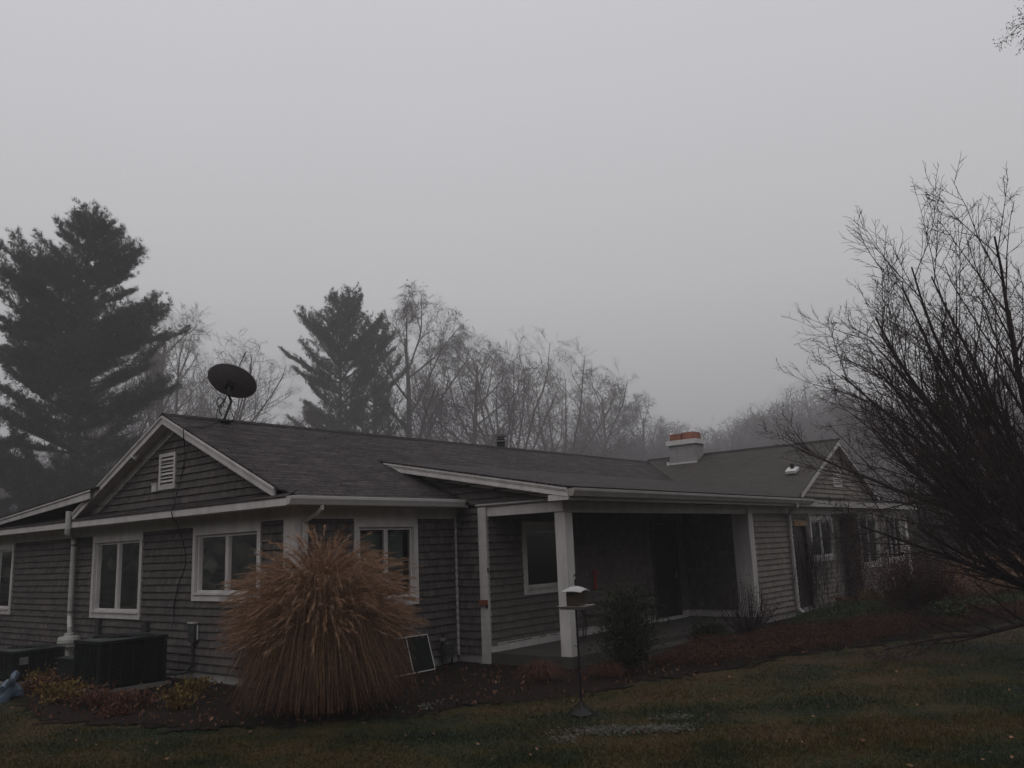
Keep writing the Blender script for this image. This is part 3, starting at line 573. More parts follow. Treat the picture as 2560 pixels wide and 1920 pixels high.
# small fittings on the house walls
b = MB(); b.tube([(-.03, 4.62, 4.00), (-.14, 4.70, 3.97)], .018, 6); fl = b.build('floodlight', M['white'], H)
for q in ((-.17, 4.86, 3.93), (-.17, 4.66, 3.95)):
    b = MB(); b.tube([(-.12, 4.72, 3.98), (q[0]+.02, q[1], q[2]), (q[0]-.06, q[1]+.05, q[2]-.07)], [.025, .038, .075], 12); b.build('lamp_head', M['flood'], fl)
b = MB(); b.box(-.075, -.02, 4.10, 4.26, 3.22, 3.36); b.box(-.085, -.02, 4.095, 4.265, 3.355, 3.37); b.build('junction_box', M['white'], H)
b = MB(); b.box(SX-.10, SX+.0, -.775, -.60, .98, 1.07); br_ = b.build('mounted_box', M['rust'], H); onebox('bracket', M['blackmetal'], br_, SX-.07, SX-.03, -.77, -.74, .93, .98)
b = MB(); b.box(SX-.05, SX-.03, -.80, -.785, 1.53, 1.62); b.tube([(SX+.0, -.80, 1.60), (SX+.0, -.83, 1.57), (SX+.0, -.80, 1.52)], .006, 5); b.build('hook', M['blackmetal'], H)
# electrical conduit and disconnect near the condensers
b = MB(); b.box(-.11, -.02, 2.60, 2.78, .62, .92); b.tube([(-.06, 2.70, .62), (-.06, 2.70, .25), (-.10, 2.80, .14), (-.5, 3.05, .12)], .028, 8); b.build('disconnect_box', M['meter'], H)
b = MB(); b.tube([(-.07, 2.545, .90), (-.07, 2.545, .66)], .012, 6); b.box(-.12, -.02, 2.60, 2.80, .92, .94); b.build('conduit', M['pvc'], H)
b = MB(); b.box(-.10, -.02, 4.22, 4.40, .60, .90); b.build('disconnect_box', M['meter'], H)
b = MB(); b.box(-.09, -.02, 6.05, 6.20, .60, .94); b.build('disconnect_box', M['meter'], H)

# ------------------------------------------------------------------ radon vent pipe
R_ = thing('vent_pipe', 'white plastic vent pipe with inline fan climbing the shingle wall past the gutter', 'vent pipe', (-.12, 7.0, 0))
off = Vector((-.12, 7.0, 0))
def T(pts): return [Vector(p)-off for p in pts]
b = MB(); b.tube(T([(-.12, 7.24, .95), (-.12, 7.24, 1.6), (-.12, 7.24, 2.42), (-.14, 7.23, 2.50), (-.22, 7.14, 2.55), (-.40, 6.85, 2.56), (-.475, 6.74, 2.59), (-.48, 6.72, 2.66), (-.48, 6.72, 3.01)]), .052, 12); b.build('pipe', M['pvc'], R_, smooth=True)
b = MB(); b.tube(T([(-.12, 7.24, .96), (-.14, 7.18, .86), (-.20, 7.02, .74), (-.20, 7.0, .60)]), .05, 12); b.build('elbow', M['pvc'], R_, smooth=True)
b = MB(); b.lathe(T([(-.22, 6.98, 0)])[0], [(.06, .66), (.085, .655), (.09, .60), (.19, .585), (.21, .53), (.21, .47), (.17, .45), (.17, .40), (.06, .39), (.05, .15)], 20); b.build('fan', M['pvc'], R_, smooth=False)
b = MB()
for z in (2.33, 1.02): b.lathe(T([(-.12, 7.24, z)])[0], [(.054, 0), (.058, .02), (.054, .05)], 12)
b.build('coupling', M['greybox'], R_)

# ------------------------------------------------------------------ satellite dish on the ridge
DB = Vector((.86, 3.42, 4.50)); DC = Vector((1.03, 3.45, 5.31))
S = thing('satellite_dish', 'dark oval satellite dish on a bent mast on the roof ridge', 'satellite dish', DB)
vd = (DC-Vector(CAM)).normalized(); ri = Vector(r3); ui = Vector(u3)
nrm = (vd*math.cos(math.radians(46)) + (ri*.42+ui*.91).normalized()*math.sin(math.radians(46))).normalized()
maj = nrm.cross(vd).normalized(); mi = nrm.cross(maj).normalized(); A_, B_ = .475, .46
b = MB(); rings = []; nr, ns = 7, 40
for i in range(nr+1):
    t = i/nr; rings.append([DC-DB + maj*(A_*t*math.cos(k*2*math.pi/ns)) + mi*(B_*t*math.sin(k*2*math.pi/ns)) + nrm*(.09*t*t-.09) for k in range(ns)])
for sgn in (0, 1):
    for A, B in zip(rings, rings[1:]):
        for k in range(ns):
            q = [A[k], B[k], B[(k+1) % ns], A[(k+1) % ns]]; q = [p+nrm*.012*sgn for p in q]; b.face(q if sgn else q[::-1])
rim = rings[-1]
for k in range(ns): b.face([rim[k], rim[(k+1) % ns], rim[(k+1) % ns]+nrm*.012, rim[k]+nrm*.012])
b.build('reflector', M['dish'], S)
back = DC-DB-nrm*.10
b = MB(); b.obox(back-nrm*.03, .16, .16, .09, Matrix((maj, mi, nrm)).transposed()); b.tube([back-nrm*.08+Vector((0, 0, -.14)), back-nrm*.06+Vector((0, 0, .07))], .036, 10); b.build('bracket', M['blackmetal'], S)
b = MB(); b.tube([(0, 0, 0), (.02, 0, .10), (.10, .0, .30), (.14, .0, .42), back-nrm*.08+Vector((0, 0, -.16)), back-nrm*.08+Vector((0, 0, .02))], .026, 10); b.tube([(.10, 0, .30), (.16, -.12, .0)], .008, 5); b.box(-.10, .12, -.12, .08, -.01, .03); b.build('mast', M['blackmetal'], S)
b = MB(); b.tube([DC-DB+maj*-.0-mi*-.40+nrm*.0, DC-DB+nrm*.55+mi*.30], .012, 6); b.build('feed_arm', M['blackmetal'], S)
def bez(pts, n=24):
    out_ = []; P_ = [Vector(p) for p in pts]; P_ = [P_[0]]+P_+[P_[-1]]
    for i in range(1, len(P_)-2):
        for k in range(n//4):
            t = k/(n//4); a, b_, c, d = P_[i-1:i+3]
            out_.append(.5*((2*b_)+(c-a)*t+(2*a-5*b_+4*c-d)*t*t+(3*b_-a-3*c+d)*t**3))
    return out_+[P_[-2]]
b = MB()
loop = [Vector((-.10, -.02, .36))+Vector((.075*math.cos(k*.6), 0, .09*math.sin(k*.6))) for k in range(22)]
b.tube(bez([(.10, -.05, .62), (.02, -.04, .52)]+loop+[(-.14, -.04, .28), (-.19, -.05, .12), (-.20, -.08, .03)], 8), .010, 5)
b.tube(bez([(.12, -.03, .60), (-.02, -.03, .44), (-.12, -.03, .22), (-.06, -.03, .10)], 16), .010, 5)
b.build('coiled_cable', M['blackmetal'], S)
b = MB(); cab = [(.66, 3.34, 4.47), (.38, 3.10, 4.37), (.05, 2.84, 4.26), (-.285, 2.76, 4.22), (-.31, 2.78, 4.10), (-.06, 3.15, 3.7), (-.045, 3.43, 3.10), (-.20, 3.2, 2.91), (-.445, 2.85, 2.84), (-.435, 2.80, 2.66), (-.2, 3.1, 2.62), (-.05, 3.28, 2.48), (-.04, 3.12, 2.2), (-.04, 3.05, 1.9), (-.045, 3.25, 1.55), (-.045, 3.38, 1.16), (-.08, 3.32, .95), (-.25, 3.1, .80)]
b.tube([p-DB for p in bez(cab, 20)], .009, 5); b.build('cable', M['blackmetal'], S)

# ------------------------------------------------------------------ condensers
def condenser(label, x0, x1, y0, y1, h, badge=False):
    t = thing('air_conditioner', label, 'air conditioner', ((x0+x1)/2, (y0+y1)/2, 0), 'outdoor condensers by the left wall')
    hx, hy = (x1-x0)/2, (y1-y0)/2
    onebox('pad', M['conc'], t, -hx-.06, hx+.06, -hy-.06, hy+.06, -.03, .06)
    b = MB(); b.box(-hx+.02, hx-.02, -hy+.02, hy-.02, .07, h-.05); b.build('core', M['acdark'], t)
    for sx in (-1, 1):
        for sy in (-1, 1): onebox('corner_post', M['acgreen'], t, sx*hx-sx*.045, sx*hx, sy*hy-sy*.045, sy*hy, .06, h-.04)
    b = MB(); nb = 6
    for k in range(1, nb):
        u = -hy+2*hy*k/nb; b.box(-hx-.002, -hx+.012, u-.010, u+.010, .12, h-.06); b.box(hx-.012, hx+.002, u-.010, u+.010, .12, h-.06)
        u = -hx+2*hx*k/nb; b.box(u-.010, u+.010, -hy-.002, -hy+.012, .12, h-.06); b.box(u-.010, u+.010, hy-.012, hy+.002, .12, h-.06)
    for k in range(1, 26):
        z = .10+(h-.18)*k/26; b.box(-hx+.004, hx-.004, -hy+.004, hy-.004, z, z+.006)
    b.build('guard', M['acgreen'], t)
    b = MB(); b.prism([(-hx-.01, -hy-.01, h-.06), (hx+.01, -hy-.01, h-.06), (hx+.01, hy+.01, h-.06), (-hx-.01, hy+.01, h-.06)], (0, 0, .045)); b.lathe((0, 0, h-.016), [(hx*.93, 0), (hx*.86, .03), (hx*.80, .03), (hx*.78, .0)], 28)
    b.build('top_cover', M['acgreen'], t)
    b = MB()
    for k in range(1, 9): b.lathe((0, 0, h+.004), [(hx*.1*k-.006, 0), (hx*.1*k+.004, .006)], 24)
    b.build('fan_grille', M['acdark'], t)
    if badge: onebox('badge', M['greybox'], t, -hx+.12, -hx+.26, -hy-.012, -hy-.001, h-.24, h-.12)
    return t
condenser('larger dark green air conditioner near the wall under the cable', -1.60, -.50, 2.72, 3.56, .80)
condenser('dark green air conditioner with a pale badge', -1.9, -1.05, 5.2, 6.0, .58, True)
tg = thing('utility_box', 'squat dark green box tucked behind the larger air conditioner', 'utility box', (-1.15, 4.25, 0))
b = MB(); b.box(-.28, .3, -.3, .3, -.02, .42); b.build('cabinet', M['acgreen'], tg); onebox('lid', M['acgreen'], tg, -.30, .32, -.32, .32, .42, .455)
# flat stones by the wall
for k, (x, y, s, lb) in enumerate(((-.75, 6.05, .17, 'flat pale stone beside the badge air conditioner'), (-.55, 5.35, .13, 'small grey stone between the two air conditioners'))):
    b = MB(); b.lathe((0, 0, 0), [(s, -.02), (s*1.05, .05), (s*.9, .13), (s*.4, .16), (0, .165)], 9); o = b.build('stone', M['rock'], smooth=False); o.location = (x, y, 0.0); o.scale = (1.3, .8, 1); o.rotation_euler[2] = k; tag(o, lb, 'stone')
onebox('splash_block', M['chim'], None, -.42, -.02, 5.95, 6.5, 0.0, .22)
tag(bpy.data.objects['splash_block'], 'grey concrete block against the wall below the vent fan', 'block')

# ------------------------------------------------------------------ blue plastic roll at the left edge
t = thing('plastic_roll', 'crumpled blue plastic roll lying on the lawn by the bed', 'plastic roll', (-2.36, 4.2, 0)); t.scale = (.62, .62, .8)
for nm, z, r, q in (('upper_fold', .36, .085, 0), ('lower_fold', .12, .12, .25)):
    b = MB(); pts = [Vector((-.30+.30*math.cos(k*.25+q)-.3*q, .34*math.sin(k*.35), z+.05*math.sin(k*.9+q*4))) if False else Vector((.42-k*.1, .25-k*.16+.05*math.sin(k+q*5), z-.015*k+.03*math.sin(k*1.3+q*6))) for k in range(9)]
    b.tube(pts, [r*(.45 if k == 0 else .8+.3*((k*37) % 5)/5) for k in range(9)], 9); b.build(nm, M['tarp'], t, smooth=True)
b = MB(); b.lathe((.1, -.1, 0), [(.34, 0), (.30, .12), (.18, .22), (0, .25)], 12); b.build('base_fold', M['tarp'], t, smooth=False)

# ------------------------------------------------------------------ gas meter and window screen by the front wall
t = thing('gas_meter', 'dark grey gas meter on its pipe at the front wall', 'gas meter', (3.02, -.14, 0))
b = MB(); b.box(-.06, .13, -.10, .05, .13, .36); b.lathe((.03, -.02, .36), [(.085, 0), (.06, .03), (0, .035)], 14); b.build('body', M['meter'], t)
b = MB(); b.tube([(-.07, 0, -.02), (-.07, 0, .46), (-.02, 0, .50), (.02, .08, .50)], .016, 8); b.tube([(.13, 0, .30), (.17, 0, .30), (.17, 0, -.02)], .016, 8); b.build('pipe', M['blackmetal'], t)
b = MB(); b.lathe((-.07, -.02, .44), [(.0, -.02), (.055, -.02), (.055, .02), (0, .03)], 12); b.build('regulator', M['greybox'], t)
t = thing('window_screen', 'white framed window screen leaning against the front wall', 'window screen', (2.1, -.25, 0))
def sc_(u, v): return Vector((-.55+u*.98-.06*(1-v)*0, -.13+v*.17, .02+v*.55))
b = MB()
for (a, c) in (((0, 0), (1, 0)), ((1, 0), (1, 1)), ((0, 1), (1, 1)), ((0, 0), (0, 1)), ((0.5, 0), (.5, 1))): b.tube([sc_(*a), sc_(*c)], .009, 4)
b.build('frame', M['white'], t)
b = MB(); q = [sc_(0, 0), sc_(1, 0), sc_(1, 1), sc_(0, 1)]; b.prism([p+Vector((0, .004, 0)) for p in q], (0, .004, 0)); b.build('mesh_screen', M['acdark'], t)

# ------------------------------------------------------------------ porch things
t = thing('hanging_ribbon', 'red ribbon decoration hanging on the dark porch back wall', 'ribbon', (6.7, PY0-.05, 1.05))
b = MB()
for s_ in (-1, 1): b.tube(bez([(0, 0, .17), (s_*.05, -.02, .26), (s_*.06, -.02, .34), (s_*.0, 0, .36)], 12), .016, 5)
b.build('loop', M['red'], t); b = MB(); b.prism([(-.05, -.01, 0), (.04, -.01, .0), (.03, -.01, .19), (-.03, -.01, .19)], (0, -.012, 0)); b.build('tail', M['red'], t)
def chair(label, x, y, rot):
    t = thing('garden_chair', label, 'chair', (x, y, .185), 'metal chairs on the porch'); t.rotation_euler[2] = rot
    b = MB(); b.prism([(-.23, -.22, .42), (.23, -.22, .42), (.21, .22, .42), (-.21, .22, .42)], (0, 0, .03)); b.build('seat', M['blackmetal'], t)
    b = MB(); pts = [(-.21, .20, .42), (-.22, .25, .62), (-.17, .28, .80), (0, .29, .87), (.17, .28, .80), (.22, .25, .62), (.21, .20, .42)]
    b.tube(bez(pts, 16), .013, 6)
    for x_ in (-.12, -.06, 0, .06, .12): b.tube([(x_, .21, .42), (x_, .28, .84)], .007, 5)
    b.build('backrest', M['blackmetal'], t)
    for s_ in (-1, 1): b = MB(); b.tube(bez([(s_*.22, .25, .62), (s_*.27, .05, .66), (s_*.27, -.18, .64), (s_*.24, -.2, .44)], 12), .012, 5); b.build('armrest', M['blackmetal'], t)
    for sx, sy in ((-1, -1), (1, -1), (-1, 1), (1, 1)):
        b = MB(); b.tube([(sx*.20, sy*.19, .42), (sx*.24, sy*.24, 0)], .012, 6); b.build('leg', M['blackmetal'], t)
chair('black metal chair on the porch behind the evergreen shrub, nearer the post', 5.75, -1.45, .5)
chair('black metal chair on the porch beside the dark door', 8.0, -1.35, -.3)
t = thing('garden_table', 'low round black metal table between the porch chairs', 'table', (6.85, -1.55, .185))
b = MB(); b.lathe((0, 0, .55), [(0, 0), (.36, 0), (.36, .025), (0, .025)], 24); b.build('tabletop', M['blackmetal'], t)
for k in range(3):
    b = MB(); b.tube([(.1*math.cos(k*2.1), .1*math.sin(k*2.1), .55), (.26*math.cos(k*2.1), .26*math.sin(k*2.1), 0)], .012, 6); b.build('leg', M['blackmetal'], t)

# ------------------------------------------------------------------ bird feeder
t = thing('bird_feeder', 'bird feeder with pale domed roof and tray on a thin black pole', 'bird feeder', (.595, -4.70, 0))
RF = Matrix.Rotation(math.radians(12), 4, 'Z')
b = MB(); b.tube([(0, 0, .12), (-.005, 0, .7), (-.01, 0, 1.19)], .013, 8); b.build('pole', M['blackmetal'], t)
b = MB()
for k in range(4):
    a = k*math.pi/2+.5; c_, s_ = math.cos(a), math.sin(a)
    b.tube(bez([(0, 0, .16), (c_*.05, s_*.05, .12), (c_*.13, s_*.13, .05), (c_*.20, s_*.20, -.01)], 12), .010, 5)
    b.face([(0, 0, .13), (c_*.15, s_*.15, .01), (-s_*.15, c_*.15, .01)])
b.build('base', M['blackmetal'], t)
b = MB(); W2 = .178; W1 = .158
for (sz, z0_, z1_, e0, e1) in ((0, 1.20, 1.24, W1-.02, W2),):
    p0 = [RF @ Vector((x*e0, y*e0, z0_)) for x, y in ((-1, -1), (1, -1), (1, 1), (-1, 1))]; p1 = [RF @ Vector((x*e1, y*e1, z1_)) for x, y in ((-1, -1), (1, -1), (1, 1), (-1, 1))]
    pi = [RF @ Vector((x*(e1-.025), y*(e1-.025), z1_)) for x, y in ((-1, -1), (1, -1), (1, 1), (-1, 1))]; pb = [RF @ Vector((x*(e0-.01), y*(e0-.01), z0_+.012)) for x, y in ((-1, -1), (1, -1), (1, 1), (-1, 1))]
    b.face(p0[::-1])
    for k in range(4):
        j = (k+1) % 4; b.face([p0[k], p0[j], p1[j], p1[k]]); b.face([p1[k], p1[j], pi[j], pi[k]]); b.face([pi[k], pi[j], pb[j], pb[k]])
    b.face(pb)
b.build('tray', M['feeder'], t)
b = MB(); b.obox((0, 0, 1.228), .27, .27, .014, RF); b.build('seed', M['seed'], t)
b = MB(); b.obox((0, 0, 1.325), .20, .16, .17, RF); b.build('hopper', M['hopper'], t)
b = MB(); pf = lambda u, v: RF @ Vector((u*.142, v*.13, 1.395+.07*(1-u*u*.75)*(1-v*v*.62)**1.0))
n = 8
for i in range(-n, n):
    for j in range(-n, n): b.face([pf(i/n, j/n), pf((i+1)/n, j/n), pf((i+1)/n, (j+1)/n), pf(i/n, (j+1)/n)])
for i in range(-n, n):
    for u0, v0, u1, v1 in ((i/n, -1, (i+1)/n, -1), (1, i/n, 1, (i+1)/n), (i/n, 1, (i+1)/n, 1), (-1, i/n, -1, (i+1)/n)): b.face([pf(u0, v0), pf(u1, v1), pf(u1, v1)-Vector((0, 0, .008)), pf(u0, v0)-Vector((0, 0, .008))])
b.build('feeder_roof', M['feeder'], t)
b = MB(); b.tube([(0, 0, 1.47), (0, 0, 1.54)], .010, 6); b.tube(bez([(0, 0, 1.53), (.02, 0, 1.56), (0, 0, 1.60), (-.02, 0, 1.57)], 12), .007, 5); b.build('finial', M['blackmetal'], t)

# ------------------------------------------------------------------ plants
KB = 2.4
def far(x, y): return (CAM[0]+(x-CAM[0])*KB, CAM[1]+(y-CAM[1])*KB, CAM[2]*(1-KB))
class Lines:
    """poly-lines turned into tubes in one go"""
    def __init__(s): s.P = []; s.R = []; s.n = []
    def add(s, pts, r): s.P.append(pts); s.R.append(r); s.n.append(len(pts))
    def arrays(s, sides=3):
        P = np.concatenate(s.P); R = np.concatenate(s.R); n = np.array(s.n); st = np.concatenate([[0], np.cumsum(n)[:-1]])
        first = np.zeros(len(P), bool); first[st] = True; last = np.zeros(len(P), bool); last[st+n-1] = True
        nx = np.where(last, np.arange(len(P)), np.minimum(np.arange(len(P))+1, len(P)-1)); pv = np.where(first, np.arange(len(P)), np.arange(len(P))-1)
        T_ = P[nx]-P[pv]; T_ /= np.linalg.norm(T_, axis=1, keepdims=True)+1e-9
        ref = np.tile([0.31, 0.17, 0.93], (len(P), 1)); a = np.cross(T_, ref); la = np.linalg.norm(a, axis=1, keepdims=True); a = np.where(la < .05, np.cross(T_, [1., 0, 0]), a); a /= np.linalg.norm(a, axis=1, keepdims=True)+1e-9
        b = np.cross(T_, a); ang = np.arange(sides)*2*np.pi/sides
        V = P[:, None, :] + R[:, None, None]*(np.cos(ang)[None, :, None]*a[:, None, :]+np.sin(ang)[None, :, None]*b[:, None, :])
        i = np.where(~last)[0]; k = np.arange(sides)
        F = np.stack([i[:, None]*sides+k, (i[:, None]+1)*sides+k, (i[:, None]+1)*sides+(k+1) % sides, i[:, None]*sides+(k+1) % sides], -1).reshape(-1, 4)
        return V.reshape(-1, 3), F

def nz(v): return v/(np.linalg.norm(v)+1e-9)
def perp(d, rg):
    q = np.cross(d, rg.normal(size=3)); return nz(q)
def curve(rg, p, d, L, n, jit, trop):
    pts = [p]; d = nz(d)
    for k in range(n):
        d = nz(d + rg.normal(size=3)*jit + np.array([0, 0, trop])); p = p+d*(L/n); pts.append(p)
    return np.array(pts), d
def grow(LN, rg, p, d, L, r, lv, spec, tips=None):
    s = spec[lv]; n = s['n']; pts, dd = curve(rg, p, d, L, n, s['jit'], s['trop'])
    LN[min(lv, len(LN)-1)].add(pts, np.linspace(r, r*s.get('taper', .35), n+1))
    if tips is not None and lv >= len(spec)-2: tips.append(pts[-1]); tips.append(pts[len(pts)//2])
    if lv+1 >= len(spec): return
    c = spec[lv+1]; cnt = int(round(c['cnt']*(.8+.4*rg.random())))
    for k in range(cnt):
        t = c['t0']+(1-c['t0'])*(k+rg.random())/cnt; t = min(t, .999); i = int(t*n); f = t*n-i; q = pts[i]*(1-f)+pts[i+1]*f
        dl = nz(pts[i+1]-pts[i]); ang = math.radians(c['ang']*(.78+.44*rg.random())); pd = perp(dl, rg)
        if c.get('upb'): pd = nz(pd+np.array([0, 0, c['upb']]))
        nd = nz(dl*math.cos(ang)+pd*math.sin(ang)); rr = max((r*(1-t)+r*s.get('taper', .35)*t)*c['rr'], c.get('rmin', .004))
        grow(LN, rg, q, nd, L*c['len']*(1-.45*t)*(.75+.5*rg.random()), rr, lv+1, spec, tips)

def quads(C, D, Lh, Wd, rg):
    """leaf faces: centres C, directions D, half lengths, widths"""
    n = len(C); D = D/(np.linalg.norm(D, axis=1, keepdims=True)+1e-9); q = np.cross(D, rg.normal(size=(n, 3))); q /= np.linalg.norm(q, axis=1, keepdims=True)+1e-9
    a = C-D*Lh[:, None]; b = C+q*Wd[:, None]; c = C+D*Lh[:, None]; d = C-q*Wd[:, None]
    return np.stack([a, b, c, d], 1).reshape(-1, 3), np.arange(4*n).reshape(-1, 4)
def tris(C, D, L, W, rg):
    n = len(C); D = D/(np.linalg.norm(D, axis=1, keepdims=True)+1e-9); q = np.cross(D, rg.normal(size=(n, 3))); q /= np.linalg.norm(q, axis=1, keepdims=True)+1e-9
    return np.stack([C-q*W[:, None], C+q*W[:, None], C+D*L[:, None]], 1).reshape(-1, 3), np.arange(3*n).reshape(-1, 3)

# --- pines
def pine(label, x, y, H_, prof, seed, gap=.5, elev=20, zlow=2.0, dens=1.0, leaders=1, group='pines behind the house', nb=6):
    rg = np.random.default_rng(seed); tr = Lines(); fo_p = []; fo_d = []
    t = thing('pine_tree', label, 'pine tree', far(x, y), group); t.scale = (KB, KB, KB)
    lead = [(0.0, 0.0, H_)] + [(rg.uniform(-1.2, 1.2), rg.uniform(-1.2, 1.2), H_*rg.uniform(.82, .93)) for _ in range(leaders-1)]
    for li, (lx, ly, hh) in enumerate(lead):
        z0 = 0 if li == 0 else H_*.45
        ts = np.linspace(0, 1, 14); pts = np.stack([lx*np.clip(ts*1.6, 0, 1)**1.5+.08*np.sin(ts*9+li), ly*np.clip(ts*1.6, 0, 1)**1.5+.08*np.cos(ts*7), z0+(hh-z0)*ts], 1)
        tr.add(pts, np.linspace(.24 if li == 0 else .10, .02, 14))
        z = zlow if li == 0 else z0+1.2
        while z < hh-.1:
            R0 = prof(hh-z if li else H_-z)*(1 if li == 0 else .62)
            m_ = nb if R0 > .6 else 4
            a0 = rg.random()*6.28
            for k in range(m_):
                if rg.random() < .10: continue
                az = a0+k*6.283/m_+rg.normal()*.25; L = R0*(.55+.5*rg.random()**.7)*(1+.16*math.sin(az*2+z*1.3)+.10*math.sin(az*5+z*2.1)); el = math.radians(elev+rg.normal()*11+26*(z/hh)**2)
                c = np.array([np.interp(z, pts[:, 2], pts[:, 0]), np.interp(z, pts[:, 2], pts[:, 1]), z+rg.normal()*.12])
                d = np.array([math.cos(az)*math.cos(el), math.sin(az)*math.cos(el), math.sin(el)])
                bp, bd = curve(rg, c, d, L, 6, .07, .085); tr.add(bp, np.linspace(.012+.014*L, .008, 7))
                nb_ = max(3, int(L*7.5*dens))
                for j in range(nb_):
                    u = .22+.78*(j+rg.random())/nb_; i = min(int(u*6), 5); q = bp[i]*(1-(u*6-i))+bp[i+1]*(u*6-i); dl = nz(bp[i+1]-bp[i])
                    side = nz(np.cross(dl, [0, 0, 1.]))*(1 if rg.random() < .5 else -1); sd = nz(dl*.75+side*rg.uniform(.35, 1.0)+np.array([0, 0, rg.uniform(.0, .32)]))
                    l2 = (.20+.26*L*(1-u)+.26*rg.random())*1.3; ks = max(2, int(l2/.11))
                    for s_ in range(ks): fo_p.append(q+sd*l2*(s_+.6)/ks+rg.normal(size=3)*[.05, .05, .02]); fo_d.append(nz(sd+np.array([0, 0, .35])))
                fo_p.append(bp[-1]); fo_d.append(bd)
            z += gap*rg.uniform(.75, 1.2)*(.7+.5*(1-z/hh))
    V, F = tr.arrays(5); link('trunk', V, F, M['bark'], t)
    P = np.array(fo_p); Dd = np.array(fo_d); K = 13
    C = np.repeat(P, K, 0)+rg.normal(size=(len(P)*K, 3))*.035; D2 = np.repeat(Dd, K, 0)+rg.normal(size=(len(P)*K, 3))*.62
    V, F = tris(C, D2, rg.uniform(.10, .19, len(C)), rg.uniform(.008, .015, len(C)), rg); link('crown', V, F, M['needle'], t)
    return t
pine('tallest dense pine with pointed crown towering behind the gable with the dish', 5.5, 20.72, 15.0, lambda d: float(np.interp(d, [0, .6, 1.3, 2.2, 3.4, 4.6, 5.6, 7, 14], [.3, .9, 1.6, 2.3, 3.1, 4.5, 4.3, 3.9, 3.9])), 11, gap=.74, elev=4, dens=1.2, leaders=2, zlow=1.2, nb=8)
pine('broad flat-topped pine standing against the tallest pine, partly out of view', 0.9, 27.8, 13.6, lambda d: min(4.4, .9+1.0*d**.8), 12, gap=.78, elev=8, dens=1.15, leaders=2, nb=8)
pine('open pine with upswept branch plates between the dish and stove pipe', 22.1, 26.2, 16.3, lambda d: float(np.interp(d, [0, .7, 1.5, 2.6, 4, 6, 8, 12], [.3, 1.1, 2.0, 3.3, 4.0, 3.4, 2.9, 2.9])), 27, gap=.9, elev=20, dens=1.1, zlow=4.5, nb=7)
pine('smaller pine merging into the side of the open pine', 25.0, 26.6, 15.4, lambda d: min(2.6, .5+1.0*d**.8), 14, gap=.95, elev=24, dens=1.0, zlow=4.5, nb=5)
pine('low scrubby pine at the foot of the open pine', 14.3, 22.8, 6.6, lambda d: min(2.3, .3+1.0*d**.7), 15, gap=.6, elev=25, dens=.8, zlow=.8)

pine('low dark pine filling in beneath the tallest pine', 1.6, 22.2, 8.2, lambda d: min(3.9, .5+.9*d), 16, gap=.55, elev=8, dens=1.1, zlow=.8, nb=8)
# --- bare trees
def bare_spec(sp=1.0):
    return [dict(n=7, jit=.03, trop=.03, taper=.25),
            dict(cnt=13, t0=.22, ang=50, len=.66*sp, rr=.55, n=8, jit=.085, trop=.045, upb=.15, taper=.22),
            dict(cnt=9, t0=.16, ang=42, len=.54, rr=.52, n=6, jit=.11, trop=.02, rmin=.010, taper=.3),
            dict(cnt=9, t0=.10, ang=44, len=.55, rr=.50, n=4, jit=.13, trop=.01, rmin=.0065, taper=.45),
            dict(cnt=8, t0=.08, ang=42, len=.50, rr=.6, n=2, jit=.14, trop=.01, rmin=.0055, taper=.6)]
def oak_spec():
    return [dict(n=5, jit=.02, trop=.03, taper=.62),
            dict(cnt=9, t0=.42, ang=40, len=2.35, rr=.50, n=9, jit=.07, trop=.055, upb=.1, taper=.18),
            dict(cnt=10, t0=.18, ang=40, len=.42, rr=.50, n=6, jit=.10, trop=.03, rmin=.010, taper=.3),
            dict(cnt=9, t0=.10, ang=44, len=.52, rr=.50, n=4, jit=.12, trop=.02, rmin=.0065, taper=.45),
            dict(cnt=8, t0=.08, ang=42, len=.50, rr=.6, n=2, jit=.13, trop=.02, rmin=.0050, taper=.6)]
def bare_proto(seed, sp=1.0, spec=None, lean=0.0, TL=9.0):
    rg = np.random.default_rng(seed); LN = [Lines(), Lines(), Lines()]; tips = []
    grow(LN, rg, np.array([0., 0, -.1]), nz(np.array([lean, 0, 1.])), TL, .20, 0, spec or bare_spec(sp), tips)
    V0, F0 = LN[0].arrays(7); V1, F1 = LN[1].arrays(5); V2, F2 = LN[2].arrays(3)
    Fs = np.concatenate([F1, F2+len(V1)]); Vs = np.concatenate([V1, V2]); tips = np.array(tips)
    h = np.percentile(Vs[:, 2], 93); cx2, cy2 = np.median(Vs[:, 0]), np.median(Vs[:, 1]); c = np.array([cx2, cy2, h*.56]); rad = np.array([np.percentile(abs(Vs[:, 0]-cx2), 88), np.percentile(abs(Vs[:, 1]-cy2), 88), h*.46])
    def rounded(P):      # crowns end in an even dome: shoots that outrun it are kept short
        q = (P-c)/rad; rho = np.linalg.norm(q, axis=1, keepdims=True); return c+q/np.maximum(rho, 1e-6)*np.where(rho > .92, .92+(rho-.92)*.34, rho)*rad
    Vs, tips = rounded(Vs), rounded(tips); V0 = np.where(V0[:, 2:] > h*.5, rounded(V0), V0)
    return (V0, F0, Vs, Fs, Vs[:, 2].max(), tips)
protos = [bare_proto(21, 1.0), bare_proto(22, spec=oak_spec(), TL=4.6), bare_proto(23, .9), bare_proto(24, spec=oak_spec(), TL=4.2)]
pmesh = []
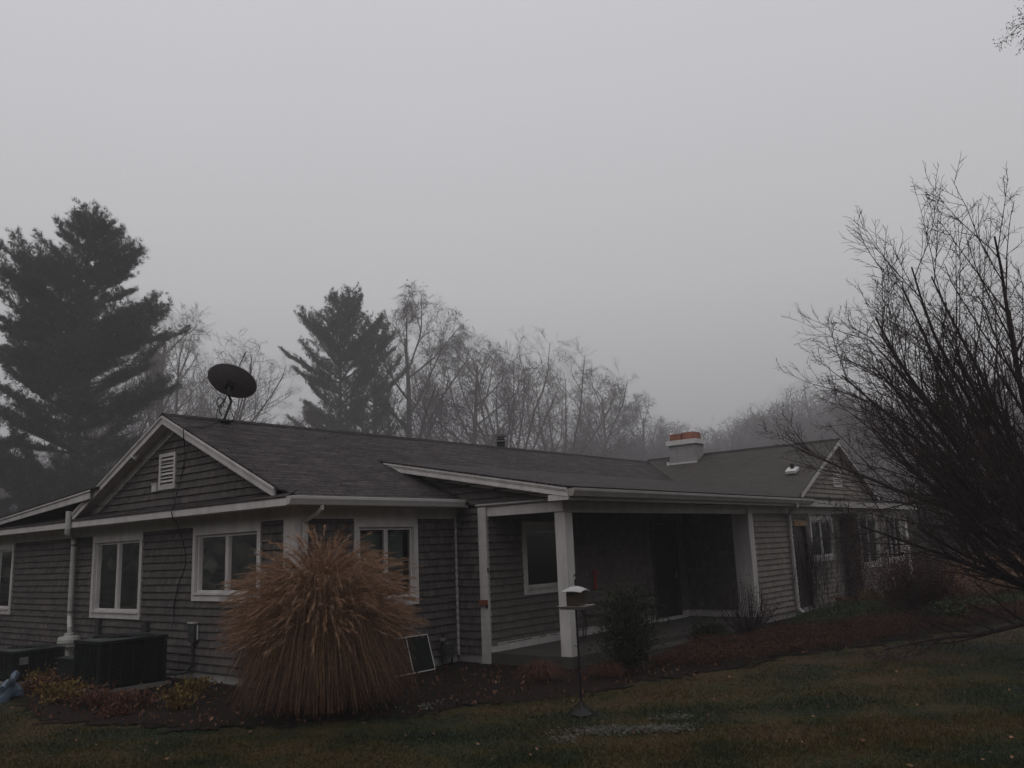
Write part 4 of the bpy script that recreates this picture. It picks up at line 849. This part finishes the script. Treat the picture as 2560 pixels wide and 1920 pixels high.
def bare_tree(label, x, y, hgt, k, rot, group='bare trees beyond the roof', wide=1.0, leaves=0):
    V0, F0, Vs, Fs, top, tips = protos[k]
    t = thing('bare_tree', label, 'bare tree', far(x, y), group)
    while len(pmesh) <= k: pmesh.append(None)
    if pmesh[k] is None:
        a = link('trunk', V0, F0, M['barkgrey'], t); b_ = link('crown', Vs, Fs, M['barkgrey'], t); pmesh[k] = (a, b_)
    else:
        for s_ in pmesh[k]: o = s_.copy(); COL.objects.link(o); o.parent = t
    s = hgt/top; t.scale = (s*wide*KB, s*wide*KB, s*KB); t.rotation_euler[2] = rot
    if leaves:
        rg = np.random.default_rng(k+99); P = tips[rg.integers(0, len(tips), leaves)]; P = P[P[:, 2] < top*.6] if leaves > 900 else P
        V, F = quads(P+rg.normal(size=P.shape)*.12, rg.normal(size=P.shape), np.full(len(P), .040), np.full(len(P), .028), rg); link('clinging_leaves', V, F, M['oakleaf'], t)
    return t
bt = [('tall bare tree with few clinging leaves next to the open pine', 28.8, 27.6, 18.9, 0, .3, 1.0, 260), ('broad spreading bare tree behind the stove pipe', 31.1, 21.6, 16.4, 1, 2.1, 1.0, 0),
      ('bare tree between the leaf-dotted tall one and the broad spreading one', 36.5, 29.5, 18.6, 2, 4.0, 1.0, 0), ('bare tree between the broad spreading one and the hazy ones by the chimney', 39.5, 24.4, 16.6, 3, 1.2, 1.0, 0),
      ('hazy upright bare tree a little way off the chimney', 56.4, 30.8, 18.8, 2, 5.2, .9, 0), ('lowest hazy bare tree standing beside the chimney', 62.9, 30.9, 16.6, 0, 3.3, .9, 0),
      ('bare tree rising directly behind the satellite dish', 17.8, 34.5, 16.3, 3, .7, 1.05, 0), ('slim faint bare tree behind the small rounded one past the dish', 23.0, 39.3, 14.8, 1, 3.9, .8, 0),
      ('bare tree touching the branch tips of the tallest pine', 20.5, 44.5, 20.5, 0, 5.0, .9, 0), ('small rounded bare tree between the dish and the open pine', 15.9, 22.4, 9.2, 2, 1.9, 1.3, 0),
      ('bare tree glimpsed low through the tallest pine', 9.5, 31.0, 12.5, 1, 0.2, 1.0, 0), ('short bare tree with rusty leaves beside the open pine', 27.2, 24.4, 9.5, 3, 4.4, 1.2, 1500),
      ('bare tree behind the house end under the near branches', 52.0, 8.5, 12.0, 2, 2.6, 1.2, 0), ('bare tree behind the sweeping twigs beyond the tan grass mounds', 47.0, -1.5, 11.5, 0, 1.1, 1.2, 0)]
for (lb, x, y, h_, k, r_, wd, lv) in bt: bare_tree(lb, x, y, h_, k, r_, wide=wd, leaves=lv)

# far wood, one hazy mass
rg = np.random.default_rng(5); spec = bare_spec(1.0)[:4]; spec[2] = dict(spec[2], cnt=9, rmin=.014); spec[3] = dict(spec[3], cnt=7, rmin=.011)
so_ = oak_spec()[:4]; so_[2] = dict(so_[2], rmin=.016); so_[3] = dict(so_[3], rmin=.011)
fp = [bare_proto(60+i, .9, spec) for i in range(2)]+[bare_proto(64+i, spec=so_, TL=4.4) for i in range(2)]
VV = []; FF = []; off_ = 0
def addwood(x, y, h_, w_=1.0):
    global off_
    V0, F0, Vs, Fs, top, _ = fp[rg.integers(4)]; V = np.concatenate([V0, Vs]); Fq = np.concatenate([F0, Fs+len(V0)]); s = h_/top; a = rg.random()*6.28; x, y, _z = far(x, y)
    R2 = np.array([[math.cos(a), -math.sin(a), 0], [math.sin(a), math.cos(a), 0], [0, 0, 1]]); V = (V*[s*w_*KB, s*w_*KB, s*KB])@R2.T+[x, y, _z+max(0, math.hypot(x-5, y-5)-180)*.035]
    VV.append(V); FF.append(Fq+off_); off_ += len(V)
def along(px, D):
    xx = (px-1280)/FPX; d = f2+r3*xx+u3*0; return CAM[0]+d.x*D, CAM[1]+d.y*D
for px in range(1650, 2750, 24):
    for _ in range(3):
        D = rg.uniform(80, 125); x, y = along(px+rg.uniform(-30, 30), D); prof_ = np.interp(px, [1650, 1850, 2010, 2120, 2300, 2700], [14, 16.5, 20, 19, 18, 19]); addwood(x, y, prof_*rg.uniform(.8, 1.05)*D/105, 1.1)
for px in range(-150, 1700, 26):
    for _ in range(4):
        D = rg.uniform(62, 110); x, y = along(px+rg.uniform(-30, 30), D); addwood(x, y, rg.uniform(9.5, 13.5)*D/85, 1.2)
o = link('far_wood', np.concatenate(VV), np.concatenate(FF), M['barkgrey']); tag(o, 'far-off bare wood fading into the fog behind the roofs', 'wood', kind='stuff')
# woods standing behind and beside the photographer, seen only in the window glass
rg = np.random.default_rng(19); CC = []; 
for k in range(260):
    a = math.radians(rg.uniform(125, 373)); D = rg.uniform(28, 48) if a < 5.9 else rg.uniform(38, 62)     # bearing from the camera, clockwise from +Y
    bx_, by_ = CAM[0]+math.sin(a)*D, CAM[1]+math.cos(a)*D; hh = rg.uniform(9, 17); m_ = 700
    zz = rg.random(m_)**.8*hh; rr = (1.2+2.6*(1-zz/hh))*np.sqrt(rg.random(m_)); aa = rg.random(m_)*6.283; CC.append(np.column_stack([bx_+rr*np.cos(aa), by_+rr*np.sin(aa), zz]))
C = np.concatenate(CC); V, F = quads(C, rg.normal(size=C.shape), rg.uniform(.3, .7, len(C)), rg.uniform(.15, .4, len(C)), rg); o = link('dark_woods', V, F, M['needle']); tag(o, 'dark evergreen woods across the lawn from the house', 'wood', kind='stuff')
# scrub between the house and the wood
LN = Lines(); rg = np.random.default_rng(8)
for px, D0, D1, hh, cnt in [(p_, 34, 60, 3.6, 60) for p_ in range(-100, 1700, 30)]+[(p_, 34, 62, 4.2, 80) for p_ in range(1900, 2680, 24)]:
    for _ in range(cnt):
        x, y = along(px+rg.uniform(-20, 20), rg.uniform(D0, D1)); x, y, _z = far(x, y); h_ = hh*KB*rg.uniform(.35, 1.0); pts, _d = curve(rg, np.array([x, y, 0.]), np.array([rg.normal()*.3, rg.normal()*.3, 1.]), h_, 4, .18, 0)
        LN.add(pts, np.linspace(.05, .02, 5))
for p_ in range(2240, 2720, 12):
    for _ in range(90):
        x, y = along(p_+rg.uniform(-10, 10), rg.uniform(38, 56)); h_ = 5.2*rg.uniform(.3, 1.0); pts, _d = curve(rg, np.array([x, y, 0.]), np.array([rg.normal()*.3, rg.normal()*.3, 1.]), h_, 5, .2, 0)
        LN.add(pts, np.linspace(.03, .012, 6))
V, F = LN.arrays(3); o = link('scrub', V, F, M['bark']); tag(o, 'tangled brown scrub along the foot of the wood', 'scrub', kind='stuff')

# --- near crab-apple at the right
rg = np.random.default_rng(31); TX, TY = 9.08, -8.92
t = thing('near_tree', 'big dark bare fruit tree with long sweeping twigs in front of the house end', 'bare tree', (TX, TY, 0))
LN = [Lines(), Lines(), Lines()]; tips = []
tr_pts, td = curve(rg, np.array([0., 0, -.1]), np.array([-.05, .02, 1.]), 1.5, 5, .05, 0); LN[0].add(tr_pts, np.linspace(.20, .15, 6))
spec = [dict(n=10, jit=.05, trop=.022, taper=.22),
        dict(cnt=12, t0=.24, ang=31, len=.46, rr=.46, n=7, jit=.06, trop=.03, upb=.15, taper=.3, rmin=.010),
        dict(cnt=9, t0=.12, ang=40, len=.40, rr=.48, n=4, jit=.08, trop=.03, rmin=.0058, taper=.5),
        dict(cnt=5, t0=.1, ang=42, len=.42, rr=.6, n=2, jit=.10, trop=.03, rmin=.0042, taper=.6)]
lft = math.atan2(-r3.y, -r3.x)      # direction along the house front
tocam = math.atan2(CAM[1]-TY, CAM[0]-TX)
LF = lambda el, az: float(np.interp(math.degrees(el), [0, 25, 45, 60, 75], [3.1, 4.2, 5.4, 6.8, 7.4]))*(1-.22*max(0, math.cos(az-tocam)))
for k in range(20):
    az = lft+(k-10)*.32+rg.normal()*.12; el = math.radians([32, 58, 46, 72, 24, 52, 66, 39][k % 8]+rg.normal()*4)
    L = LF(el, az)
    d = np.array([math.cos(az)*math.cos(el), math.sin(az)*math.cos(el), math.sin(el)]); grow(LN, rg, tr_pts[3+(k % 3)]+0, d, L*rg.uniform(.88, 1.06), .075 if k % 2 else .06, 0, spec, tips)
for el, az_, L in ((-5, -.1, 3.6), (20, .2, 3.6), (28, .0, 4.0), (36, -.2, 4.2), (44, .1, 4.5), (50, -.1, 4.6), (57, .1, 5.0), (66, -.2, 5.2), (33, .35, 4.0), (40, .45, 4), (48, -.4, 4), (54, .3, 4), (62, -.05, 4), (71, .15, 5)):
    az = lft+az_; e_l = math.radians(el); L = LF(e_l, az) if el > 15 else L; d = np.array([math.cos(az)*math.cos(e_l), math.sin(az)*math.cos(e_l), math.sin(e_l)]); sp2 = [dict(spec[0], trop=-.03 if el < 8 else .02)]+spec[1:]; grow(LN, rg, tr_pts[2]+0, d, L, .065, 0, sp2, tips)
V0, F0 = LN[0].arrays(7); link('trunk', V0, F0, M['barknear'], t)
V1, F1 = LN[1].arrays(5); V2, F2 = LN[2].arrays(3); link('crown', np.concatenate([V1, V2]), np.concatenate([F1, F2+len(V1)]), M['barknear'], t)
tp = np.array(tips); tp = tp[(tp[:, 2] < 5.2)]; P = tp[rg.integers(0, len(tp), 1500)]+rg.normal(size=(1500, 3))*.04+[0, 0, -.03]
oct_ = np.array([[1, 0, 0], [0, 1, 0], [-1, 0, 0], [0, -1, 0], [0, 0, 1], [0, 0, -1]])*.012; of = np.array([[0, 1, 4], [1, 2, 4], [2, 3, 4], [3, 0, 4], [1, 0, 5], [2, 1, 5], [3, 2, 5], [0, 3, 5]])
V = (P[:, None, :]+oct_[None]).reshape(-1, 3); F = (np.arange(len(P))[:, None, None]*6+of[None]).reshape(-1, 3); o = link('dried_fruit', V, F, M['fruit'], t); o['kind'] = 'stuff'
# twigs of a taller tree at the top right corner
t = thing('tree', 'small twiggy tree tip hanging into the open sky high above the fruit tree', 'tree', (-1.3, -8.5, 7.3))
LN = [Lines()]; rg = np.random.default_rng(3); bo = Vector(CAM)+(f2+r3*((2735-1280)/FPX)+u3*((960-40)/FPX))*9.0; t.location = bo
grow(LN, rg, np.zeros(3), np.array([-r3.x, -r3.y, .02]), .85, .010, 0, [dict(n=6, jit=.08, trop=-.02), dict(cnt=12, t0=.2, ang=45, len=.5, rr=.5, n=4, jit=.1, trop=0, rmin=.004), dict(cnt=6, t0=.2, ang=40, len=.5, rr=.7, n=2, jit=.1, trop=0, rmin=.003)], tips := [])
bx_ = np.array([r3.x*4.6, r3.y*4.6]); LT = Lines(); LT.add(np.array([[*bx_, -bo.z], [*bx_, -bo.z*.5], [*(bx_*.98), 0.4], [*(bx_*1.03), 2.5]]), np.array([.22, .18, .13, .05])); LT.add(np.array([[*(bx_*.98), -.6], [*(bx_*.6), .1], [*(bx_*.25), .12], [0, 0, 0]]), np.array([.08, .045, .022, .010])); V, F = LT.arrays(7); link('trunk', V, F, M['bark'], t)
V, F = LN[0].arrays(4); link('twig', V, F, M['barkgrey'], t); P = np.array(tips); P = np.repeat(P, 2, 0)+rg.normal(size=(len(P)*2, 3))*.02
V, F = quads(P, rg.normal(size=P.shape), np.full(len(P), .014), np.full(len(P), .006), rg); link('foliage', V, F, M['greenleaf'], t)

# --- big ornamental grass
def ornamental(name, label, x, y, H_, Rr, nblade, nplume, seed, m1, m2, cat='ornamental grass', wb_=.006):
    rg = np.random.default_rng(seed); t = thing(name, label, cat, (x, y, 0)); K = 10; s = np.linspace(0, 1, K+1)[None, :]
    def ribbons(az, r0, reach, hz, droop, wig, w0, tip=.25):
        n = len(az); rad = r0[:, None]+reach[:, None]*(.10*s+.90*s**1.7); z = hz[:, None]*np.sin(np.pi*s*droop[:, None])
        z = np.maximum(z, .02+.05*rg.random(n)[:, None]*s); wg = wig[:, None]*s*s
        P = np.stack([rad*np.cos(az)[:, None]-wg*np.sin(az)[:, None], rad*np.sin(az)[:, None]+wg*np.cos(az)[:, None], z], -1)
        tw = rg.random(n)*6.283; side = np.stack([np.cos(tw), np.sin(tw), np.zeros(n)], -1)[:, None, :]*(w0*(1-(1-tip)*s))[..., None]*rg.uniform(.6, 1.4, n)[:, None, None]
        V = np.stack([P-side, P+side], 2).reshape(n, -1, 3); base = np.arange(n)[:, None]*(2*(K+1)); k = np.arange(K)[None, :]*2
        return P, V.reshape(-1, 3), np.stack([base+k, base+k+1, base+k+3, base+k+2], -1).reshape(-1, 4)
    n = nblade; o_ = np.sqrt(rg.random(n)); az = rg.random(n)*6.283
    P, V, F = ribbons(az, .34*Rr*o_*rg.random(n), Rr*o_*rg.uniform(.6, 1.05, n), H_*(.80-.20*o_)*rg.uniform(.55, 1.08, n), .56+.32*o_*rg.uniform(.75, 1.1, n), rg.normal(size=n)*.14*Rr, wb_)
    link('blades', V, F, m1, t)
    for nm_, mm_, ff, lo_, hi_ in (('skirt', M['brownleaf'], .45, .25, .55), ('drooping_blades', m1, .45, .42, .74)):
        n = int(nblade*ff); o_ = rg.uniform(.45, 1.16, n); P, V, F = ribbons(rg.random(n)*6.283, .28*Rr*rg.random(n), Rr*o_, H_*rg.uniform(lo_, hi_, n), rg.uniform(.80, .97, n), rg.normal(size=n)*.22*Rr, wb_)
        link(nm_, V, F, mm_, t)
    if nplume:
        n = nplume; o_ = np.sqrt(rg.random(n)); az = rg.random(n)*6.283; bunch = .62+.5*np.sin(az*3+seed)*np.sin(az*5+1)
        P, V, F = ribbons(az, .34*Rr*o_, Rr*.74*o_, H_*(.88-.17*o_**2)*(.64+.44*rg.random(n)**1.3)*(.78+.26*bunch), .33+.27*o_*rg.uniform(.6, 1.1, n), rg.normal(size=n)*.10*Rr, wb_*.55, .6)
        link('stalks', V, F, m1, t); C = []; Dv = []
        for i in range(n):
            d = nz(P[i, -1]-P[i, -3]); out_ = np.array([math.cos(az[i]), math.sin(az[i]), 0]); Lp = rg.uniform(.18, .30)*H_/2.1; m_ = 60; u = rg.random(m_)
            pp = P[i, -1]+d*(u*Lp)[:, None]+out_*(u*u*.09)[:, None]+np.array([0, 0, -1])*(u*u*rg.uniform(.03, .12))[:, None]; C.append(pp)
            Dv.append(d*.7+out_*(.5*u)[:, None]-np.array([0, 0, 1])*(.5*u)[:, None]+rg.normal(size=(m_, 3))*.22)
        C = np.concatenate(C); Dv = np.concatenate(Dv); V, F = tris(C, Dv, rg.uniform(.05, .12, len(C)), rg.uniform(.0014, .0030, len(C)), rg); link('plumes', V, F, m2, t)
    return t
ornamental('ornamental_grass', 'huge tan fountain of dry ornamental grass at the house corner', -.74, -1.62, 2.36, .88, 12000, 1400, 41, M['straw'], M['plume'], wb_=.0042)
ornamental('ornamental_grass', 'larger orange-tan grass mound beyond the low limb of the fruit tree', 20.0, -5.9, 1.6, 1.3, 1800, 150, 42, M['straw'], M['plume'], wb_=.014)
ornamental('ornamental_grass', 'smaller orange-tan grass mound nearer the house than the larger one', 18.7, -5.0, 1.1, .8, 1200, 80, 43, M['straw'], M['plume'], wb_=.014)
for k, (x, y, h_, lb) in enumerate(((2.35, -2.75, .40, 'short reddish dry stalk clump below the porch corner'), (3.05, -3.45, .30, 'little reddish stalk clump between the feeder pole and evergreen shrub'))):
    ornamental('dry_stalk_clump', lb, x, y, h_, .38, 260, 0, 50+k, M['rustleaf'], None, 'dry perennial', .004)

# --- evergreen shrub by the porch
def leafy(name, label, cat, x, y, rx, ry, h_, nleaf, m, seed, ls=.03, lw=.012, cone=1.0, stems=24, up_=.5, lump=5, bark=None, group=None, low=.0):
    rg = np.random.default_rng(seed); t = thing(name, label, cat, (x, y, 0), group); LN = Lines(); P = []; Dv = []
    for k in range(stems):
        az = rg.random()*6.283; zt = h_*rg.uniform(.35, 1.0); rr = (1-cone*(zt/h_)**1.5*.8)*rg.uniform(.25, 1.0)
        e2 = np.array([math.cos(az)*rx*rr, math.sin(az)*ry*rr, zt]); q = np.linspace(0, 1, 6)[:, None]; pts = np.array([math.cos(az)*.05, math.sin(az)*.05, 0])*(1-q)+e2*q+np.array([math.cos(az)*rx, math.sin(az)*ry, 0])*(.15*np.sin(q*3.14)*(1-cone*.6)); LN.add(pts, np.linspace(.012, .004, 6))
        m_ = nleaf//stems; u = .25+.75*rg.random(m_)**.7; c = np.stack([np.interp(u, q[:, 0], pts[:, j]) for j in range(3)], 1)
        sp = (rx+ry)*.5*.20*(.5+u[:, None]); c = c+rg.normal(size=(m_, 3))*sp*[1, 1, .55]; P.append(c); Dv.append(c*[1, 1, 0]+rg.normal(size=(m_, 3))*.35+[0, 0, up_])
    P = np.concatenate(P); Dv = np.concatenate(Dv); ok = P[:, 2] > .015+low; P = P[ok]; Dv = Dv[ok]
    V, F = LN.arrays(4); link('stems', V, F, bark or M['barknear'], t)
    V, F = quads(P, Dv, rg.uniform(.6, 1.3, len(P))*ls, rg.uniform(.6, 1.3, len(P))*lw, rg); link('foliage', V, F, m, t)
    return t
leafy('evergreen_shrub', 'dark upright evergreen shrub in front of the porch', 'shrub', 3.42, -3.60, .62, .62, 1.34, 5600, M['yew'], 61, .040, .010, cone=1.15, stems=40)
leafy('barberry_shrub', 'big dark reddish shrub near the end of the house', 'shrub', 13.6, -5.2, 1.25, 1.1, 1.45, 20000, M['berber'], 62, .022, .012, cone=.35, stems=110)
leafy('leafless_shrub', 'thin twiggy shrub with sparse dead leaves by the far porch corner', 'shrub', 8.95, -3.0, 1.0, .7, 1.1, 700, M['berber'], 63, .02, .012, cone=.3, stems=60)
leafy('low_evergreen', 'low dark evergreen clump below the far end of the porch', 'shrub', 7.2, -3.05, .42, .35, .38, 3500, M['yew'], 64, .035, .014, cone=.3, stems=30)
leafy('leafy_clump', 'dark broad-leaved clump beside the reddish shrub', 'plant', 12.3, -6.0, .45, .4, .42, 900, M['greenleaf'], 65, .06, .03, cone=.2, stems=24)
peren = [(-1.55, 4.75, .38, .28, 'yellow', 'yellowing leaf clump in front of the badge air conditioner'), (-1.75, 4.15, .34, .22, 'rustleaf', 'rusty leaf clump between the two air conditioners'), (-2.15, 2.55, .42, .26, 'yellow', 'yellow-green spreading clump at the bed edge before the larger air conditioner'),
         (-2.05, 1.75, .40, .24, 'rustleaf', 'rusty brown clump in front of the larger air conditioner'), (-1.85, 1.15, .34, .20, 'rustleaf', 'small brown clump between the rusty clump and the round yellow mound'), (-1.50, .45, .27, .26, 'yellow', 'round yellow-orange mound in front of the foundation by the big grass'),
         (-1.02, 1.05, .26, .28, 'yellow', 'olive and yellow tuft against the pale foundation by the big grass'), (-2.3, .75, .22, .12, 'rustleaf', 'flat litter of brown leaves at the bed front'), (-1.25, 3.9, .24, .3, 'rustleaf', 'dry twiggy clump hugging the larger air conditioner'), (-1.95, 3.35, .3, .22, 'yellow', 'pale yellow clump beside the blue plastic')]
for k, (x, y, r_, h_, m_, lb) in enumerate(peren): leafy('perennial', lb, 'perennial', x, y, r_, r_*.9, h_, 620, M[m_], 70+k, .030, .014, cone=.3, stems=22, group='autumn perennials in the left bed')
leafy('perennial', 'orange-brown clump at the foot of the vine covered wall', 'perennial', 16.9, -3.0, .5, .3, .35, 700, M['yellow'], 90, .04, .02, cone=.3)
leafy('perennial', 'low rusty clump below the first window past the wood-headed door', 'perennial', 15.4, -2.85, .35, .25, .32, 500, M['rustleaf'], 91, .04, .02, cone=.3)

# ground covers as stuff
def cover(name, label, cat, region, n, m, seed, hmax, ls, lw, stalk=False, clumpy=2.0):
    rg = np.random.default_rng(seed); xs = np.array([p[0] for p in region]); ys = np.array([p[1] for p in region])
    P = rg.uniform([xs.min(), ys.min()], [xs.max(), ys.max()], size=(n*4, 2)); P = P[inpoly(P[:, 0], P[:, 1], region)]
    dens = .5+.5*vnoise(P[:, 0], P[:, 1], clumpy, seed); P = P[rg.random(len(P)) < .25+.75*dens][:n]
    hh = hmax*(.35+.65*(.5+.5*vnoise(P[:, 0], P[:, 1], 1.7, seed+3)))*rg.random(len(P))**.6
    C = np.column_stack([P, .02+hh]); Dv = rg.normal(size=(len(P), 3))*.5+[0, 0, .7]
    V, F = quads(C, Dv, rg.uniform(.5, 1.4, len(C))*ls, rg.uniform(.5, 1.4, len(C))*lw, rg); o = link(name, V, F, M[m]); tag(o, label, cat, kind='stuff'); return o
cover('russet_groundcover', 'russet low ground cover along the front of the bed', 'ground cover', [(4.2, -3.4), (6.5, -3.1), (10, -3.7), (14, -5.6), (18, -7.0), (18, -8.3), (13.2, -7.1), (9.3, -6.0), (6.3, -4.95), (4.2, -4.3)], 60000, 'redstem', 101, .24, .028, .008)
cover('green_groundcover', 'green ground cover below the last windows of the house', 'ground cover', [(9.6, -3.6), (12.5, -2.7), (20, -2.9), (30, -6.5), (26, -9.5), (17, -6.9), (13.5, -5.3)], 40000, 'greenleaf', 102, .20, .05, .016)
cover('bed_litter', 'scattered dead leaves and chips over the mulch bed', 'leaf litter', bed, 9000, 'rustleaf', 103, .03, .028, .018)
cover('bed_litter_pale', 'pale curled dead leaves dotted over the mulch bed', 'leaf litter', [(-2.9, 1.2), (-1.3, 5.5), (-.3, 5.0), (-.2, -.3), (3.0, -.5), (5, -2.9), (5, -4.5), (1, -3.3), (-1.8, -1.7)], 200, 'paleleaf', 104, .02, .032, .020)

# vine column and creeping stems on the right wing
t = thing('climbing_vine', 'dense leafless vine column climbing the wall between two windows', 'vine', (17.25, FY-.1, 0)); LN = Lines(); rg = np.random.default_rng(55)
for k in range(420):
    core = k < 190; x0 = rg.normal()*.20 if core else rg.normal()*.9; zz = rg.uniform(0, 2.1) if not core else rg.uniform(0, .8); p = np.array([x0, rg.uniform(-.10, .05), zz if not core else 0.]); pts = [p]
    for s_ in range(7): p = p+np.array([rg.normal()*(.05 if core else .22), rg.normal()*.015, (.34 if core else rg.normal()*.18+.12)]); p[1] = min(max(p[1], -.20), .06); p[2] = min(max(p[2], 0), 2.5); pts.append(p)
    LN.add(np.array(pts), np.linspace(.012 if core else .006, .005 if core else .003, 8))
V, F = LN.arrays(3); link('stems', V, F, M['bark'], t); C = np.column_stack([rg.normal(size=1400)*.26, rg.uniform(-.18, .05, 1400), rg.uniform(.05, 2.5, 1400)]); V, F = quads(C, rg.normal(size=C.shape), np.full(len(C), .04), np.full(len(C), .022), rg); link('withered_leaves', V, F, M['berber'], t)
t = thing('climbing_vine', 'thin leafless vine tangled round the last two windows', 'vine', (19.6, FY-.1, 0)); LN = Lines()
for k in range(120):
    p = np.array([rg.uniform(-1.3, 2.8), rg.uniform(-.05, .0), rg.uniform(0, 2.3)]); pts = [p]
    for s_ in range(6): p = p+np.array([rg.normal()*.12, rg.normal()*.012, rg.normal()*.14+.10]); p[1] = min(max(p[1], -.12), .04); p[2] = min(max(p[2], 0), 2.55); pts.append(p)
    LN.add(np.array(pts), np.linspace(.007, .003, 7))
V, F = LN.arrays(3); link('stems', V, F, M['barknear'], t)
t = thing('climbing_vine', 'leafless vine around the narrow wood-headed door', 'vine', (13.9, FY-.1, 0)); LN = Lines()
for k in range(150):
    p = np.array([rg.normal()*.55+.3, rg.uniform(-.06, .0), rg.uniform(0, 1.3)]); pts = [p]
    for s_ in range(6): p = p+np.array([rg.normal()*.09, rg.normal()*.012, rg.normal()*.1+.12]); p[1] = min(max(p[1], -.12), .04); p[2] = max(p[2], 0); pts.append(p)
    LN.add(np.array(pts), np.linspace(.007, .003, 7))
V, F = LN.arrays(3); link('stems', V, F, M['barknear'], t)

# --- lawn grass, leaves, seed hulls
rg = np.random.default_rng(77); n = 330000
px = rg.uniform(-120, 2680, n); D = 1/np.sqrt(rg.uniform(1/26.0**2, 1/5.2**2, n)); xx = (px-1280)/FPX
gxp = CAM[0]+(f2.x+r3.x*xx)*D; gyp = CAM[1]+(f2.y+r3.y*xx)*D
ok = ~inpoly(gxp+.09*rg.normal(size=n)+.06*vnoise(gxp, gyp, 7, 2), gyp+.10*rg.normal(size=n), bed) & ~((gxp > 0) & (gyp > -2.5)); gxp = gxp[ok]; gyp = gyp[ok]; D = D[ok]
C = np.column_stack([gxp, gyp, -.015+.010*vnoise(gxp, gyp, 1.1)]); Dv = rg.normal(size=(len(C), 3))*.45+[0, 0, .8]
hgt = rg.uniform(.025, .06, len(C))*(.8+.5*vnoise(gxp, gyp, 2.2, 5))
V, F = tris(C, Dv, hgt, (.0030+.00038*D), rg); o = link('lawn_grass', V, F, M['blade']); tag(o, 'short autumn lawn grass, patchy green and straw brown', 'grass', kind='stuff')
m_ = 240; px = rg.uniform(-50, 2600, m_); D = rg.uniform(7.5, 17, m_); xx = (px-1280)/FPX; P = np.column_stack([CAM[0]+(f2.x+r3.x*xx)*D, CAM[1]+(f2.y+r3.y*xx)*D, np.full(m_, .035)])
P = P[~inpoly(P[:, 0], P[:, 1], bed)]; V, F = quads(P, rg.normal(size=P.shape)*[1, 1, .25], rg.uniform(.015, .035, len(P)), rg.uniform(.008, .02, len(P)), rg); o = link('fallen_leaves', V, F, M['paleleaf']); tag(o, 'few pale fallen leaves scattered over the lawn', 'fallen leaves', kind='stuff')
cl = []
for (x, y, s1, s2, k) in ((-.05, -5.45, .42, .18, 700), (.30, -5.9, .40, .14, 480), (-.62, -5.3, .12, .10, 110), (.9, -5.75, .18, .1, 120)):
    a = rg.normal(size=(k, 2)); cl.append(np.column_stack([x+a[:, 0]*s1*.55*r3.x+a[:, 1]*s2*.6*fw.x, y+a[:, 0]*s1*.55*r3.y+a[:, 1]*s2*.6*fw.y, .012+.035*rg.random(k)]))
P = np.concatenate(cl); V, F = quads(P, rg.normal(size=P.shape)*[1, 1, .6], rg.uniform(.014, .034, len(P)), rg.uniform(.003, .007, len(P)), rg); o = link('pale_litter', V, F, M['hull']); tag(o, 'pale grey feathery litter on the grass below the bird feeder', 'litter', kind='stuff')
P = np.column_stack([-.05+rg.normal(size=60)*.22, -2.75+rg.normal(size=60)*.12, np.full(60, .05)]); V, F = quads(P, rg.normal(size=P.shape)*[1, 1, .5], rg.uniform(.015, .03, 60), rg.uniform(.008, .016, 60), rg); o = link('pale_chips', V, F, M['hull']); tag(o, 'pale chips at the bed edge beside the big grass', 'litter', kind='stuff')
# debris on the roof
rg = np.random.default_rng(9); k = 260; x = rg.uniform(-.1, 9, k); y = rg.uniform(-.1, 3.4, k); P = np.column_stack([x, y, 2.9486+.4504*y+.008]); P = P[(x < 3.3) | (y > 1.9)]
V, F = quads(P, rg.normal(size=P.shape)*[1, .5, .45], rg.uniform(.012, .035, len(P)), rg.uniform(.004, .012, len(P)), rg); o = link('roof_debris', V, F, M['paleleaf']); tag(o, 'tiny dead leaves and needles caught on the roof shingles', 'leaf litter', kind='stuff')

# ------------------------------------------------------------------ fog
b = MB(); b.box(-345, 355, -345, 355, -3.8, 58); hz_ = b.build('haze', M['white']); hz_.data.materials.clear(); hz_['kind'] = 'stuff'
m = bpy.data.materials.new('fog'); m.use_nodes = True; tt = m.node_tree; tt.nodes.clear(); o_ = N(tt, 'ShaderNodeOutputMaterial'); v = N(tt, 'ShaderNodeVolumePrincipled')
v.inputs['Color'].default_value = (.93, .92, .93, 1); v.inputs['Density'].default_value = .0022; v.inputs['Anisotropy'].default_value = 0.0
tt.links.new(v.outputs[0], o_.inputs['Volume']); hz_.data.materials.append(m)
tag(hz_, 'thin grey fog hanging over the whole garden', 'fog', kind='stuff')
